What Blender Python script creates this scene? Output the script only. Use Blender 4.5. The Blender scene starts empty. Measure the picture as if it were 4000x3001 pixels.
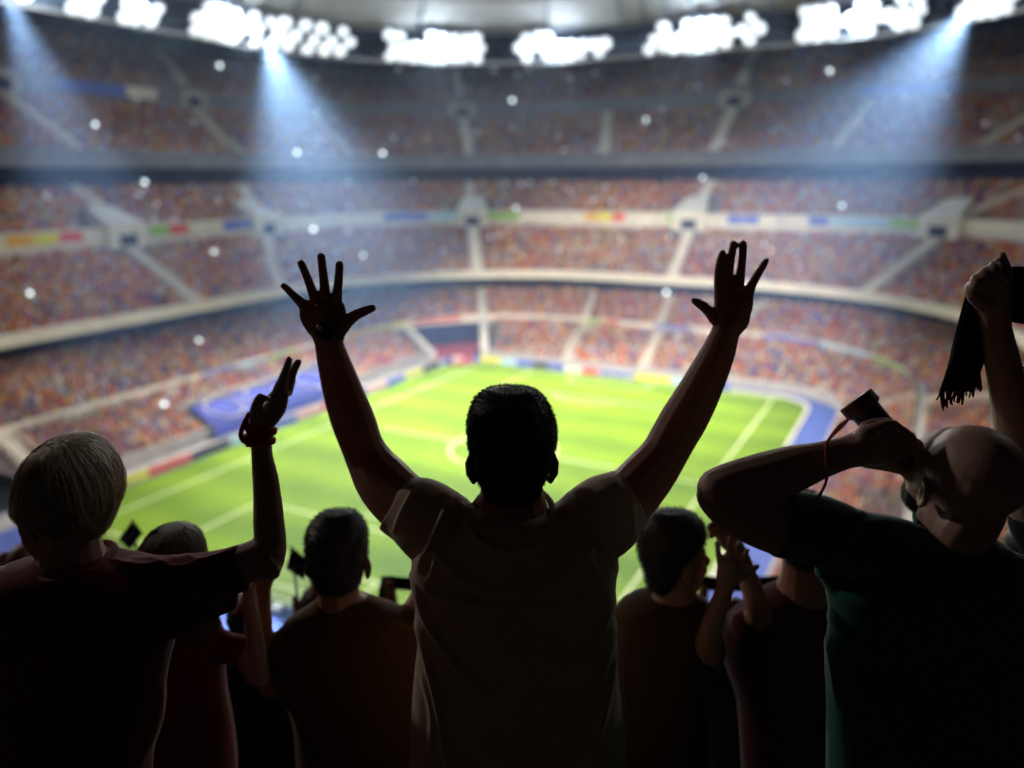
import bpy, math, random
import numpy as np
from mathutils import Vector
random.seed(7); RNG = np.random.default_rng(7)
scene = bpy.context.scene
COL = scene.collection

# ------------------------------------------------------------------ camera
CX, CY, CZ = 60.6986, -57.8424, 44.7864
YAW, PIT, ROL, FPX = -0.492149, 0.260009, -0.0064484, 1686.2      # focal length in pixels of a 2212 px wide picture
LEN, WID = 104.15, 70.0
fw = np.array([math.sin(YAW)*math.cos(PIT), math.cos(YAW)*math.cos(PIT), -math.sin(PIT)])
_r = np.array([math.cos(YAW), -math.sin(YAW), 0.0]); _u = np.cross(_r, fw)
rt = _r*math.cos(ROL)+_u*math.sin(ROL); up = -_r*math.sin(ROL)+_u*math.cos(ROL)
CAM = np.array([CX, CY, CZ])
HF = np.array([math.sin(YAW), math.cos(YAW), 0.0]); HR = np.array([math.cos(YAW), -math.sin(YAW), 0.0]); UZ = np.array([0, 0, 1.0])
cd = bpy.data.cameras.new('camera'); cam = bpy.data.objects.new('camera', cd); COL.objects.link(cam)
cd.sensor_width = 36; cd.lens = FPX*36/2212; cd.clip_start = 0.05; cd.clip_end = 3000
from mathutils import Matrix
cam.matrix_world = Matrix(((rt[0], up[0], -fw[0], CX), (rt[1], up[1], -fw[1], CY), (rt[2], up[2], -fw[2], CZ), (0, 0, 0, 1)))
cd.dof.use_dof = True; cd.dof.focus_distance = 1.72
cd.dof.aperture_fstop = (cd.lens/1000)/0.023
cd.dof.aperture_blades = 0
scene.camera = cam

def P(u, v, Y):
    d = rt*(u-1106)/FPX + up*(829.75-v)/FPX + fw
    return CAM + d*(Y/(d@HF))
def mpp(u, v, Y):                       # metres per pixel there
    return ((P(u, v, Y)-CAM)@fw)/FPX
def proj(X):
    q = np.asarray(X)-CAM; z = q@fw
    return np.stack([1106+FPX*(q@rt)/z, 829.75-FPX*(q@up)/z], -1), z

# ------------------------------------------------------------------ world, exposure
w = bpy.data.worlds.new('World'); scene.world = w; w.use_nodes = True
nt = w.node_tree; bgn = nt.nodes['Background']
sky = nt.nodes.new('ShaderNodeTexSky'); sky.sky_type = 'NISHITA'; sky.sun_disc = False
sky.sun_elevation = math.radians(1.0); sky.sun_rotation = math.radians(200)
nt.links.new(sky.outputs[0], bgn.inputs[0]); bgn.inputs[1].default_value = 0.004
vs = scene.view_settings; vs.view_transform = 'Standard'; vs.look = 'None'; vs.exposure = 0.0; vs.gamma = 1.0
cy = scene.cycles; cy.use_denoising = True; cy.max_bounces = 5; cy.diffuse_bounces = 3; cy.glossy_bounces = 2
cy.transmission_bounces = 2; cy.volume_bounces = 0; cy.transparent_max_bounces = 6
cy.caustics_reflective = False; cy.caustics_refractive = False; cy.sample_clamp_indirect = 4.0
scene.render.film_transparent = False

# ------------------------------------------------------------------ materials
def mat(name, col, rough=0.7, spec=0.3, emit=None, estr=0, noise=None, bump=None, sheen=0, attr=False, metal=0, island=None):
    m = bpy.data.materials.new(name); m.use_nodes = True; n = m.node_tree; b = n.nodes['Principled BSDF']
    b.inputs['Base Color'].default_value = (*col, 1); b.inputs['Roughness'].default_value = rough
    b.inputs['Specular IOR Level'].default_value = spec; b.inputs['Metallic'].default_value = metal
    if sheen: b.inputs['Sheen Weight'].default_value = sheen; b.inputs['Sheen Roughness'].default_value = .4
    if emit: b.inputs['Emission Color'].default_value = (*emit, 1); b.inputs['Emission Strength'].default_value = estr
    tc = n.nodes.new('ShaderNodeTexCoord')
    if noise:                            # (scale, second colour)
        t = n.nodes.new('ShaderNodeTexNoise'); t.inputs['Scale'].default_value = noise[0]; t.inputs['Detail'].default_value = 5
        n.links.new(tc.outputs['Object'], t.inputs['Vector'])
        r = n.nodes.new('ShaderNodeValToRGB'); r.color_ramp.elements[0].position = .35; r.color_ramp.elements[1].position = .68
        r.color_ramp.elements[0].color = (*col, 1); r.color_ramp.elements[1].color = (*noise[1], 1)
        n.links.new(t.outputs['Fac'], r.inputs[0]); n.links.new(r.outputs[0], b.inputs['Base Color'])
    if bump:                             # (scale, strength, distance)
        t = n.nodes.new('ShaderNodeTexNoise'); t.inputs['Scale'].default_value = bump[0]; t.inputs['Detail'].default_value = 4
        n.links.new(tc.outputs['Object'], t.inputs['Vector'])
        bp = n.nodes.new('ShaderNodeBump'); bp.inputs['Strength'].default_value = bump[1]; bp.inputs['Distance'].default_value = bump[2]
        n.links.new(t.outputs['Fac'], bp.inputs['Height']); n.links.new(bp.outputs[0], b.inputs['Normal'])
    if island:
        g = n.nodes.new('ShaderNodeNewGeometry'); r = n.nodes.new('ShaderNodeValToRGB'); r.color_ramp.interpolation = 'CONSTANT'
        cr = r.color_ramp
        while len(cr.elements) < len(island): cr.elements.new(.5)
        for i, c in enumerate(island): cr.elements[i].position = i/len(island); cr.elements[i].color = (*c, 1)
        t = n.nodes.new('ShaderNodeTexNoise'); t.inputs['Scale'].default_value = .055; t.inputs['Detail'].default_value = 3; n.links.new(tc.outputs['Object'], t.inputs['Vector'])
        a = n.nodes.new('ShaderNodeMath'); a.operation = 'MULTIPLY_ADD'; a.inputs[1].default_value = 1.3; n.links.new(t.outputs['Fac'], a.inputs[0]); n.links.new(g.outputs['Random Per Island'], a.inputs[2])
        a2 = n.nodes.new('ShaderNodeMath'); a2.operation = 'MULTIPLY_ADD'; a2.inputs[1].default_value = .72; a2.inputs[2].default_value = -.33; a2.use_clamp = True; n.links.new(a.outputs[0], a2.inputs[0])
        n.links.new(a2.outputs[0], r.inputs[0]); n.links.new(r.outputs[0], b.inputs['Base Color'])
    return m

CLOTH = [(.03,.02,.04),(.10,.04,.03),(.28,.04,.04),(.52,.06,.02),(.06,.09,.38),(.58,.10,.02),(.60,.16,.03),(.12,.10,.10),(.62,.22,.04),(.50,.05,.04),(.62,.58,.52),(.60,.30,.06),(.35,.16,.06),(.08,.12,.42),(.62,.44,.10),(.42,.36,.30),
         (.55,.12,.03),(.30,.24,.20),(.66,.62,.56),(.05,.04,.06),(.58,.34,.24),(.40,.22,.08),(.04,.06,.26),(.46,.20,.08)]

M = {
 'concrete': mat('concrete', (.42,.40,.37), .9, .2, noise=(.4,(.34,.32,.30)), bump=(8,.3,.02)),
 'terrace': mat('terrace_concrete', (.20,.17,.16), .9, .2, noise=(.5,(.13,.11,.11))),
 'white': mat('cream_wall', (.74,.68,.58), .7, .3, noise=(.3,(.62,.57,.49))),
 'grey': mat('dark_concrete', (.20,.19,.20), .9, .2, noise=(.3,(.15,.14,.16))),
 'asphalt': mat('dark_asphalt', (.04,.04,.045), .9, .2, noise=(.3,(.055,.055,.06))),
 'navy': mat('navy_wall_shade', (.018,.02,.06), .8, .2, noise=(.2,(.03,.035,.09))),  # its darkness also carries the shade of recesses and portal openings
 'blue': mat('blue_track', (.07,.105,.34), .8, .1, noise=(.5,(.09,.13,.40))),
 'tarp': mat('blue_tarpaulin', (.03,.045,.34), .6, .3, bump=(2,.5,.1)),
 'red': mat('red_floor', (.42,.08,.10), .8, .2, noise=(.5,(.35,.06,.08))),
 'line': mat('white_paint', (.62,.66,.40), .8, .2),
 'steel': mat('grey_steel', (.10,.12,.15), .5, .5, metal=.4),
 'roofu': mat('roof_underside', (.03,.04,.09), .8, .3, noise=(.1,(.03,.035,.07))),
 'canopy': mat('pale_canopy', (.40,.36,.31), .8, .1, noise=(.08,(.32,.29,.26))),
 'lamp': mat('floodlight_glass', (.8,.8,.8), .3, .5, emit=(.86,.94,1.0), estr=1.15),
 'flash': mat('flash_and_bokeh_dot', (.8,.8,.8), .3, .5, emit=(.80,.95,1.0), estr=3.2),
 'bokeh_glow': mat('bokeh_dot_glow', (.8,.8,.8), .3, .5, emit=(.85,.9,1.0), estr=.35),  # glow of added dots that imitate faint lens bokeh
 'crowdcloth': mat('crowd_clothing', (.4,.1,.1), .9, .1, island=CLOTH),
 'crowdskin': mat('crowd_skin', (.45,.27,.19), .7, .2, island=[(.45,.27,.19),(.10,.06,.04),(.35,.2,.13),(.06,.04,.03),(.5,.32,.22),(.3,.18,.08)]),
 'net': mat('net_cord', (.75,.76,.72), .8, .2),
 'skin': mat('warm_skin', (.40,.17,.11), .5, .4, noise=(30,(.33,.15,.10)), bump=(260,.25,.002)),
 'skinp': mat('pale_skin', (.46,.28,.22), .5, .4, noise=(30,(.42,.25,.19)), bump=(260,.25,.002)),
 'shirt_b': mat('khaki_cotton', (.60,.49,.38), .95, .1, sheen=.2, bump=(420,.3,.002)),
 'shirt_a': mat('crimson_cotton', (.16,.014,.018), .95, .1, sheen=.25, bump=(420,.3,.002)),
 'shirt_c': mat('green_jersey', (.012,.11,.07), .8, .2, sheen=.3, bump=(420,.3,.002)),
 'shirt_d': mat('amber_cotton', (.10,.042,.012), .95, .1, sheen=.2, bump=(300,.3,.002)),
 'shirt_e': mat('brown_cotton', (.07,.035,.016), .95, .1, sheen=.2),
 'shirt_g': mat('maroon_cotton', (.08,.014,.02), .95, .1, sheen=.2),
 'shirt_k': mat('dark_jacket', (.03,.03,.04), .9, .1),
 'jeans': mat('dark_denim', (.03,.04,.07), .9, .1),
 'shoe': mat('black_leather', (.02,.02,.02), .5, .4),
 'hair': mat('dark_brown_hair', (.022,.014,.010), .55, .35),
 'stubble': mat('shaved_scalp', (.16,.09,.07), .6, .3, bump=(500,.5,.002)),
 'blond': mat('ash_blonde_hair', (.62,.48,.31), .45, .4),
 'gold': mat('gold_metal', (.75,.52,.25), .3, .5, metal=1),
 'rubber': mat('black_rubber', (.012,.014,.016), .6, .4),
 'bracelet': mat('red_ribbon', (.50,.03,.03), .7, .2, sheen=.3),
 'cord': mat('red_cord', (.50,.12,.09), .8, .2),
 'horn': mat('navy_plastic', (.012,.03,.06), .4, .5),
 'hornrim': mat('brown_plastic_rim', (.10,.04,.025), .5, .4),
 'scarf': mat('black_knit', (.012,.010,.012), .95, .1, bump=(300,.6,.003)),
 'fringe': mat('dark_red_fringe', (.10,.015,.02), .95, .1),
 'flagm': mat('navy_flag_cloth', (.02,.025,.07), .9, .1),
 'eye': mat('eye_white', (.7,.68,.64), .2, .5),
}
# grass with mown stripes
g = mat('pitch_grass', (.10,.28,.015), .85, .15); n = g.node_tree; b = n.nodes['Principled BSDF']
tc = n.nodes.new('ShaderNodeTexCoord'); sp = n.nodes.new('ShaderNodeSeparateXYZ'); n.links.new(tc.outputs['Object'], sp.inputs[0])
mt = n.nodes.new('ShaderNodeMath'); mt.operation = 'MULTIPLY'; mt.inputs[1].default_value = math.pi/6.5; n.links.new(sp.outputs['Y'], mt.inputs[0])
sn = n.nodes.new('ShaderNodeMath'); sn.operation = 'SINE'; n.links.new(mt.outputs[0], sn.inputs[0])
ns = n.nodes.new('ShaderNodeTexNoise'); ns.inputs['Scale'].default_value = .12; ns.inputs['Detail'].default_value = 6; n.links.new(tc.outputs['Object'], ns.inputs['Vector'])
ad = n.nodes.new('ShaderNodeMath'); ad.operation = 'MULTIPLY_ADD'; ad.inputs[1].default_value = .22; n.links.new(sn.outputs[0], ad.inputs[0]); n.links.new(ns.outputs['Fac'], ad.inputs[2])
rp = n.nodes.new('ShaderNodeValToRGB'); rp.color_ramp.elements[0].position = .25; rp.color_ramp.elements[0].color = (.105,.185,.001,1)
rp.color_ramp.elements[1].position = .78; rp.color_ramp.elements[1].color = (.165,.265,.002,1)
n.links.new(ad.outputs[0], rp.inputs[0]); n.links.new(rp.outputs[0], b.inputs['Base Color'])
g.node_tree.nodes['Principled BSDF'].inputs['Specular IOR Level'].default_value = 0.02
M['grass'] = g

# ------------------------------------------------------------------ mesh helpers
class MB:
    def __init__(s): s.v = []; s.f = []; s.m = []; s.n = 0
    def add(s, V, F, mi=0):
        V = np.asarray(V, float).reshape(-1, 3); s.v.append(V)
        for f in F: s.f.append(tuple(i+s.n for i in f)); s.m.append(mi)
        s.n += len(V); return s
    def box(s, c, size, ax=None, mi=0):
        c = np.asarray(c, float); h = np.asarray(size)/2
        A = np.eye(3) if ax is None else np.asarray(ax)
        V = [c + A[0]*h[0]*x + A[1]*h[1]*y + A[2]*h[2]*z for z in (-1, 1) for y in (-1, 1) for x in (-1, 1)]
        return s.add(V, [(0,2,3,1),(4,5,7,6),(0,1,5,4),(2,6,7,3),(0,4,6,2),(1,3,7,5)], mi)
    def tube(s, pts, rad, seg=10, side=None, flat=1.0, cap=True, mi=0):
        pts = np.asarray(pts, float); N = len(pts); rad = np.broadcast_to(np.asarray(rad, float), (N,)); flat = np.broadcast_to(np.asarray(flat, float), (N,))
        T = np.gradient(pts, axis=0) if N > 2 else np.repeat([pts[-1]-pts[0]], N, 0)
        T /= np.linalg.norm(T, axis=1)[:, None]+1e-12
        s0 = np.array(side if side is not None else ([0,0,1] if abs(T[0][2]) < .9 else [1,0,0]), float)
        rings = []; rr = []
        P0 = list(zip(pts, rad, T, flat))
        if cap:                         # hemispherical ends
            a = []
            for q in (1.0, .75, .4): a.append((pts[0]-T[0]*rad[0]*flat[0]*q, rad[0]*math.sqrt(max(1-q*q, .0004)), T[0], flat[0]))
            z = []
            for q in (.4, .75, 1.0): z.append((pts[-1]+T[-1]*rad[-1]*flat[-1]*q, rad[-1]*math.sqrt(max(1-q*q, .0004)), T[-1], flat[-1]))
            P0 = a+P0+z
        th = np.linspace(0, 2*math.pi, seg, endpoint=False)
        for p, r, t, fl in P0:
            n1 = s0-t*(s0@t); L = np.linalg.norm(n1)
            if L < 1e-6: n1 = np.cross(t, [.3,.5,.8]); L = np.linalg.norm(n1)
            n1 /= L; n2 = np.cross(t, n1); s0 = n1 if side is None else s0
            rings.append(p+r*(np.cos(th)[:, None]*n1+fl*np.sin(th)[:, None]*n2))
        V = np.concatenate(rings); K = len(rings); F = []
        for k in range(K-1):
            for i in range(seg):
                j = (i+1) % seg; F.append((k*seg+i, k*seg+j, (k+1)*seg+j, (k+1)*seg+i))
        F.append(tuple(range(seg))[::-1]); F.append(tuple((K-1)*seg+i for i in range(seg)))
        return s.add(V, F, mi)
    def ell(s, c, rad, ax=None, seg=16, rg=10, mi=0):
        A = np.eye(3) if ax is None else np.asarray(ax); V = []; F = []
        for k in range(rg+1):
            ph = math.pi*k/rg
            for i in range(seg):
                t = 2*math.pi*i/seg; q = (math.sin(ph)*math.cos(t)*rad[0], math.sin(ph)*math.sin(t)*rad[1], math.cos(ph)*rad[2])
                V.append(np.asarray(c)+A[0]*q[0]+A[1]*q[1]+A[2]*q[2])
        for k in range(rg):
            for i in range(seg):
                j = (i+1) % seg; F.append((k*seg+i, (k+1)*seg+i, (k+1)*seg+j, k*seg+j))
        return s.add(V, F, mi)
    def mesh(s, name, mats, smooth=True):
        me = bpy.data.meshes.new(name); V = np.concatenate(s.v)
        me.from_pydata(V.tolist(), [], s.f)
        for m in mats: me.materials.append(m)
        if len(mats) > 1: me.polygons.foreach_set('material_index', s.m)
        me.polygons.foreach_set('use_smooth', [smooth]*len(me.polygons)); me.update(); return me

def obj(name, me, parent=None, **kw):
    o = bpy.data.objects.new(name, me); COL.objects.link(o)
    if parent is not None: o.parent = parent; o.matrix_parent_inverse = Matrix.Translation(-parent.location)
    for k, v in kw.items(): o[k] = v
    return o
def thing(name, label, cat, loc=(0,0,0), group=None):
    o = bpy.data.objects.new(name, None); o.empty_display_size = .1; COL.objects.link(o); o.location = loc
    o['label'] = label; o['category'] = cat
    if group: o['group'] = group
    return o
def remesh(mb, name, mats, parent, vox=.004, smooth=4, fn=None, extra=None):
    """fuse the overlapping closed shapes of mb into one continuous skin"""
    me = mb.mesh(name+'_raw', mats[:1]); o = bpy.data.objects.new(name+'_tmp', me); COL.objects.link(o)
    r = o.modifiers.new('r', 'REMESH'); r.mode = 'VOXEL'; r.voxel_size = vox; r.use_smooth_shade = True
    if smooth: sm = o.modifiers.new('s', 'SMOOTH'); sm.factor = .5; sm.iterations = smooth
    ev = o.evaluated_get(bpy.context.evaluated_depsgraph_get()); m2 = bpy.data.meshes.new_from_object(ev)
    bpy.data.objects.remove(o); bpy.data.meshes.remove(me); m2.name = name
    if fn:
        N = len(m2.vertices); co = np.empty(N*3); m2.vertices.foreach_get('co', co); co = co.reshape(-1, 3)
        nr = np.empty(N*3); m2.vertex_normals.foreach_get('vector', nr); nr = nr.reshape(-1, 3)
        co = co+fn(co, nr); m2.vertices.foreach_set('co', co.ravel()); m2.update()
    m2.materials.clear(); [m2.materials.append(m) for m in mats]
    m2.polygons.foreach_set('use_smooth', [True]*len(m2.polygons))
    return obj(name, m2, parent)

# ------------------------------------------------------------------ the bowl: rings (a, b, r, z), t runs right 0, far 1, left 2, near 3
C0 = np.array([0.0, 52.0])
def ring(a, b, r, t):
    t = np.asarray(t, float) % 4; q = np.floor(t).astype(int); f = t-q
    odd = (q % 2) == 1; f = np.where(odd, 1-f, f)
    s1 = np.clip(f/.35, 0, 1); s2 = np.clip((f-.35)/.3, 0, 1); s3 = np.clip((f-.65)/.35, 0, 1)
    x = np.where(f < .35, a, np.where(f < .65, a-r+r*np.cos(s2*math.pi/2), (a-r)*(1-s3)))
    y = np.where(f < .35, s1*(b-r), np.where(f < .65, b-r+r*np.sin(s2*math.pi/2), b))
    x = np.where((q == 1) | (q == 2), -x, x); y = np.where(q >= 2, -y, y)
    return np.stack([x+C0[0], y+C0[1]], -1)
def rpt(R, t):
    xy = ring(R[0], R[1], R[2], t); return np.concatenate([xy, np.full(xy.shape[:-1]+(1,), float(R[3]))], -1)
def lerp(A, B, s): return tuple(A[i]*(1-s)+B[i]*s for i in range(4))
def band(mb, prof, t0, t1, n=160, mi=0, close=False, skip=None):
    """sweep the profile (a list of rings) along t"""
    K = len(prof); q = lambda t, k: t if np.isscalar(t) else t[0]+(t[1]-t[0])*k/max(K-1, 1)
    rows = [rpt(R, np.linspace(q(t0, k), q(t1, k), n+1)) for k, R in enumerate(prof)]; ts = np.linspace(q(t0, 0), q(t1, 0), n+1)
    V = np.concatenate(rows); F = []
    for k in range(K-1 if not close else K):
        k2 = (k+1) % K
        for i in range(n):
            if skip and any(a < (ts[i]+ts[i+1])/2 < b for a, b in skip): continue
            F.append((k*(n+1)+i, k*(n+1)+i+1, k2*(n+1)+i+1, k2*(n+1)+i))
    if close:
        F.append(tuple(k*(n+1) for k in range(K))); F.append(tuple(k*(n+1)+n for k in range(K))[::-1])
    return mb.add(V, F, mi)

R1a, R1b = (49,58,14,1.5), (61,79,38,7.0)            # lowest tier
R1c, R1d = (62.5,80.5,40,7.3), (86,100,62,12.6)      # behind the walkway, up under the second tier
R2a, R2b = (77,90,60,18.6), (99,109,64,30.0)
R2c, R2d = (101,111,65,33.6), (116,124,72,43.0)
R3a, R3b = (113,121,70,50.4), (131,138,80,64.5)
R3c, R3d = (132,139,80,68.0), (150,156,90,82.0)
TL, TH = -.55, 2.42                                  # the part of the bowl that is built (lower tiers)
UL, UH = -.10, 2.42
GATE = (1.385, 1.575)

stadium = thing('stadium', 'three-tiered floodlit football stadium bowl curving round the green pitch', 'stadium', (0, 52, 0))
def part(name, mb, m, parent=None, smooth=False, **kw): return obj(name, mb.mesh(name, m if isinstance(m, list) else [m], smooth), parent if parent is not None else stadium, **kw)

def terrace(A, B, t0, t1, rows, name, skip=None):
    prof = []
    for k in range(rows):
        a, b_ = lerp(A, B, k/rows), lerp(A, B, (k+1)/rows)
        prof += [(a[0], a[1], a[2], a[3]), (b_[0]-.003, b_[1]-.003, b_[2], a[3])]
    prof.append(B)
    mb = MB(); band(mb, prof, t0, t1, 180, skip=skip); return part(name, mb, M['terrace'])
terrace(R1a, R1b, TL, (1.385, 1.475), 14, 'lower_seating_tier')
terrace(R1a, R1b, (1.575, 1.585), TH, 14, 'lower_seating_tier')
terrace(R1c, R1d, TL, TH, 20, 'covered_seating_tier')
terrace(R2a, R2b, UL, UH, 24, 'second_seating_tier')
terrace(R2c, R2d, UL, UH, 16, 'raised_seating_tier')
terrace(R3a, R3b, UL, UH, 18, 'third_seating_tier')
terrace(R3c, R3d, UL, UH, 18, 'top_seating_tier')
def off(R, d, z): return (R[0]+d, R[1]+d, R[2]+d, z)
# front wall of the lowest tier
mb = MB(); band(mb, [off(R1a,-.4,0), off(R1a,-.4,2.3), off(R1a,0,2.3), off(R1a,0,0)], TL, TH, 200, close=True, skip=[GATE]); part('front_wall', mb, M['concrete'])
# walkway parapet with its advertising strip
mb = MB(); band(mb, [off(R1b,-.2,6.6), off(R1b,-.2,8.5), off(R1b,.15,8.5), off(R1b,.15,6.6)], .405, 2.42, 200, close=True); part('walkway_parapet', mb, M['white'])
mb = MB(); band(mb, [off(R1b,.1,7.0), off(R1c,.1,7.25)], TL, TH, 200); part('walkway', mb, M['concrete'])
def strip(R, z0, z1, ts, cols, name, d=-.35, th=.1):
    for (ta, tb), c in zip(ts, cols):
        mb = MB(); band(mb, [off(R,d,z0), off(R,d,z1), off(R,d+th,z1), off(R,d+th,z0)], ta, tb, 8, close=True); part(name, mb, ADM[c])
ADC = {'yellow':(.72,.66,.06), 'cream':(.78,.70,.58), 'blue':(.10,.14,.55), 'red':(.68,.10,.08), 'pale blue':(.42,.62,.75), 'green':(.30,.50,.08), 'orange':(.75,.38,.06), 'black':(.03,.02,.03), 'pink':(.75,.40,.38)}
ADM = {k: mat(k.replace(' ', '_')+'_board', v, .5, .3) for k, v in ADC.items()}
# second tier: fascia, soffit, back wall of the recess beneath
mb = MB(); band(mb, [off(R2a,-1.2,17.3), off(R2a,-1.2,19.5), off(R2a,-.6,19.5), off(R2a,-.6,17.3)], UL, UH, 200, close=True); part('second_tier_fascia', mb, M['white'])
mb = MB(); band(mb, [off(R2a,-.6,17.3), off(R1d,.5,16.6), off(R1d,.5,12.2)], UL, UH, 200); part('second_tier_soffit', mb, M['navy'])  # near-black navy puts the shade of the recess into the colour
# middle band
mb = MB(); band(mb, [off(R2b,.2,29.6), off(R2b,.2,34.6), off(R2c,-.4,34.6), off(R2c,-.4,29.6)], UL, UH, 200, close=True); part('middle_band_wall', mb, M['white'])
# third tier
mb = MB(); band(mb, [off(R3a,-1.5,47.4), off(R3a,-1.5,51.6), off(R3a,-.8,51.6), off(R3a,-.8,47.4)], UL, UH, 200, close=True); part('third_tier_fascia', mb, M['grey'])
mb = MB(); band(mb, [off(R3a,-.8,47.4), off(R2d,1.0,46.8), off(R2d,1.0,42.6)], UL, UH, 200); part('third_tier_soffit', mb, M['navy'])  # navy colour again stands for the shade under the tier
mb = MB(); band(mb, [off(R3b,.2,64.1), off(R3b,.2,69.0), off(R3c,-.4,69.0), off(R3c,-.4,64.1)], UL, UH, 200, close=True); part('upper_band_wall', mb, M['grey'])
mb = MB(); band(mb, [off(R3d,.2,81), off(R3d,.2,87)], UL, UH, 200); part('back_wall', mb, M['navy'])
# advertising on the bands
seq = ['cream','orange','green','cream','blue','cream','cream','red','cream','pale blue','cream','blue','red','cream','yellow','cream','blue','cream','cream','green']
def strips(R, z0, z1, n, t0, t1, name, shift=0, d=-.35, skip=()):
    e = np.linspace(t0, t1, n+1)
    for i in range(n):
        if any(a < (e[i]+e[i+1])/2 < b for a, b in skip): continue
        c = seq[(i*7+shift) % len(seq)]
        if c == 'cream' and i % 2: continue
        mb = MB(); band(mb, [off(R,d,z0), off(R,d,z1), off(R,d+.12,z1), off(R,d+.12,z0)], e[i]+.001, e[i+1]-.001, 6, close=True); part('advertising_strip', mb, ADM[c])
strips(R1b, 7.3, 8.3, 26, .41, 2.3, 'a', 2)
strips(R2b, 32.0, 34.2, 50, .1, 2.2, 'b', 5, d=.05)
strips(R3b, 65.6, 68.4, 36, .1, 2.2, 'c', 1, d=.05, skip=[(.2,.62),(.75,1.3),(1.36,1.66)])


def quadwall(name, pts, th, m, parent=None):
    """a slab with real thickness over a four-cornered outline"""
    p = [np.asarray(q, float) for q in pts]; nrm = np.cross(p[1]-p[0], p[3]-p[0]); nrm /= np.linalg.norm(nrm)
    V = p+[q+nrm*th for q in p]
    return part(name, MB().add(V, [(3,2,1,0),(4,5,6,7),(0,1,5,4),(1,2,6,5),(2,3,7,6),(3,0,4,7)]), m, parent)
def at(R, t, dz=0, d=0): return rpt(off(R, d, R[3]+dz), np.array([float(t)]))[0]

# corner gate: red floor, navy tunnel wall, white cheeks
V = [at(R1a,1.385,0,-7)*[1,1,0]+[0,0,.03], at(R1a,1.575,0,-6)*[1,1,0]+[0,0,.03], at(R1b,1.585,0,3)*[1,1,0]+[0,0,.9], at(R1b,1.475,0,3)*[1,1,0]+[0,0,.9]]
quadwall('gate_floor', V, -.02, M['red'])
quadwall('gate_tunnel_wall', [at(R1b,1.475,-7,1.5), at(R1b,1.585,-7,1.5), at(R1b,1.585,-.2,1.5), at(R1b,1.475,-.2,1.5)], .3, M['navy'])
quadwall('gate_side_wall', [at(R1a,1.385,-1.5,-1), at(R1b,1.475,-7,1), at(R1b,1.475,1.5,0), at(R1a,1.385,1.6,-1)], 1.8, M['white'])
quadwall('gate_side_wall', [at(R1a,1.575,-1.5,-1), at(R1b,1.585,-7,1), at(R1b,1.585,.8,0), at(R1a,1.575,.6,-1)], 1.0, M['white'])

# stairways: (tier rings, t at the foot, t at the head, width)
STAIRS = [(R1a,R1b,1.144,1.275,1.5),(R1a,R1b,.952,.964,1.5),(R1a,R1b,.77,.70,1.5),(R1a,R1b,2.40,2.38,3.0),(R1a,R1b,.30,.33,1.3),
 (R1c,R1d,1.30,1.358,1.6),(R1c,R1d,.985,1.025,1.6),(R1c,R1d,1.47,1.457,2.2),(R1c,R1d,.71,.649,1.6),(R1c,R1d,.30,.30,1.3),
 (R2a,R2b,1.943,1.959,2.6),(R2a,R2b,1.467,1.446,2.9),(R2a,R2b,.978,1.0,2.6),(R2a,R2b,.545,.568,2.6),(R2a,R2b,1.655,1.642,2.2),
 (R2c,R2d,1.935,1.964,2.2),(R2c,R2d,1.642,1.638,2.2),(R2c,R2d,1.446,1.438,2.2),(R2c,R2d,1.0,.985,2.2),(R2c,R2d,.568,.54,2.2),
 (R3a,R3b,1.946,1.99,2.4),(R3a,R3b,1.636,1.668,2.4),(R3a,R3b,1.54,1.56,2.2),(R3a,R3b,1.438,1.437,2.6),(R3a,R3b,1.25,1.252,2.2),(R3a,R3b,.982,.975,2.8),(R3a,R3b,.722,.715,2.2),(R3a,R3b,.583,.56,2.4),
 (R3c,R3d,1.668,1.68,2.4),(R3c,R3d,1.437,1.437,2.4),(R3c,R3d,.975,.97,2.6),(R3c,R3d,1.99,2.02,2.4)]
for A, B, ta, tb, wd in STAIRS:
    mb = MB(); n = 16
    for k in range(n):
        s0, s1 = k/n, (k+1)/n
        a = at(lerp(A,B,s0), ta+(tb-ta)*s0); c = at(lerp(A,B,s1), ta+(tb-ta)*s1)
        d = (c-a)*[1,1,0]; L = np.linalg.norm(d); d /= L; sd = np.array([-d[1], d[0], 0]); h = c[2]-a[2]+.5
        mb.box((a+c)/2*[1,1,0]+[0,0,c[2]+.18-h/2], (L, wd, h), (d, sd, UZ))
    for sg in (-1, 1):                                              # low white side walls of the stairway
        a = at(A, ta); c = at(B, tb); d = (c-a)/np.linalg.norm(c-a); sd = np.cross(d, UZ); sd /= np.linalg.norm(sd)
        mb.box((a+c)/2+sd*sg*(wd/2+.1)+[0,0,.55], (np.linalg.norm(c-a), .16, 1.1), (d, sd, np.cross(sd, d)*-1))
    part('stairway', mb, M['white'])

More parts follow.
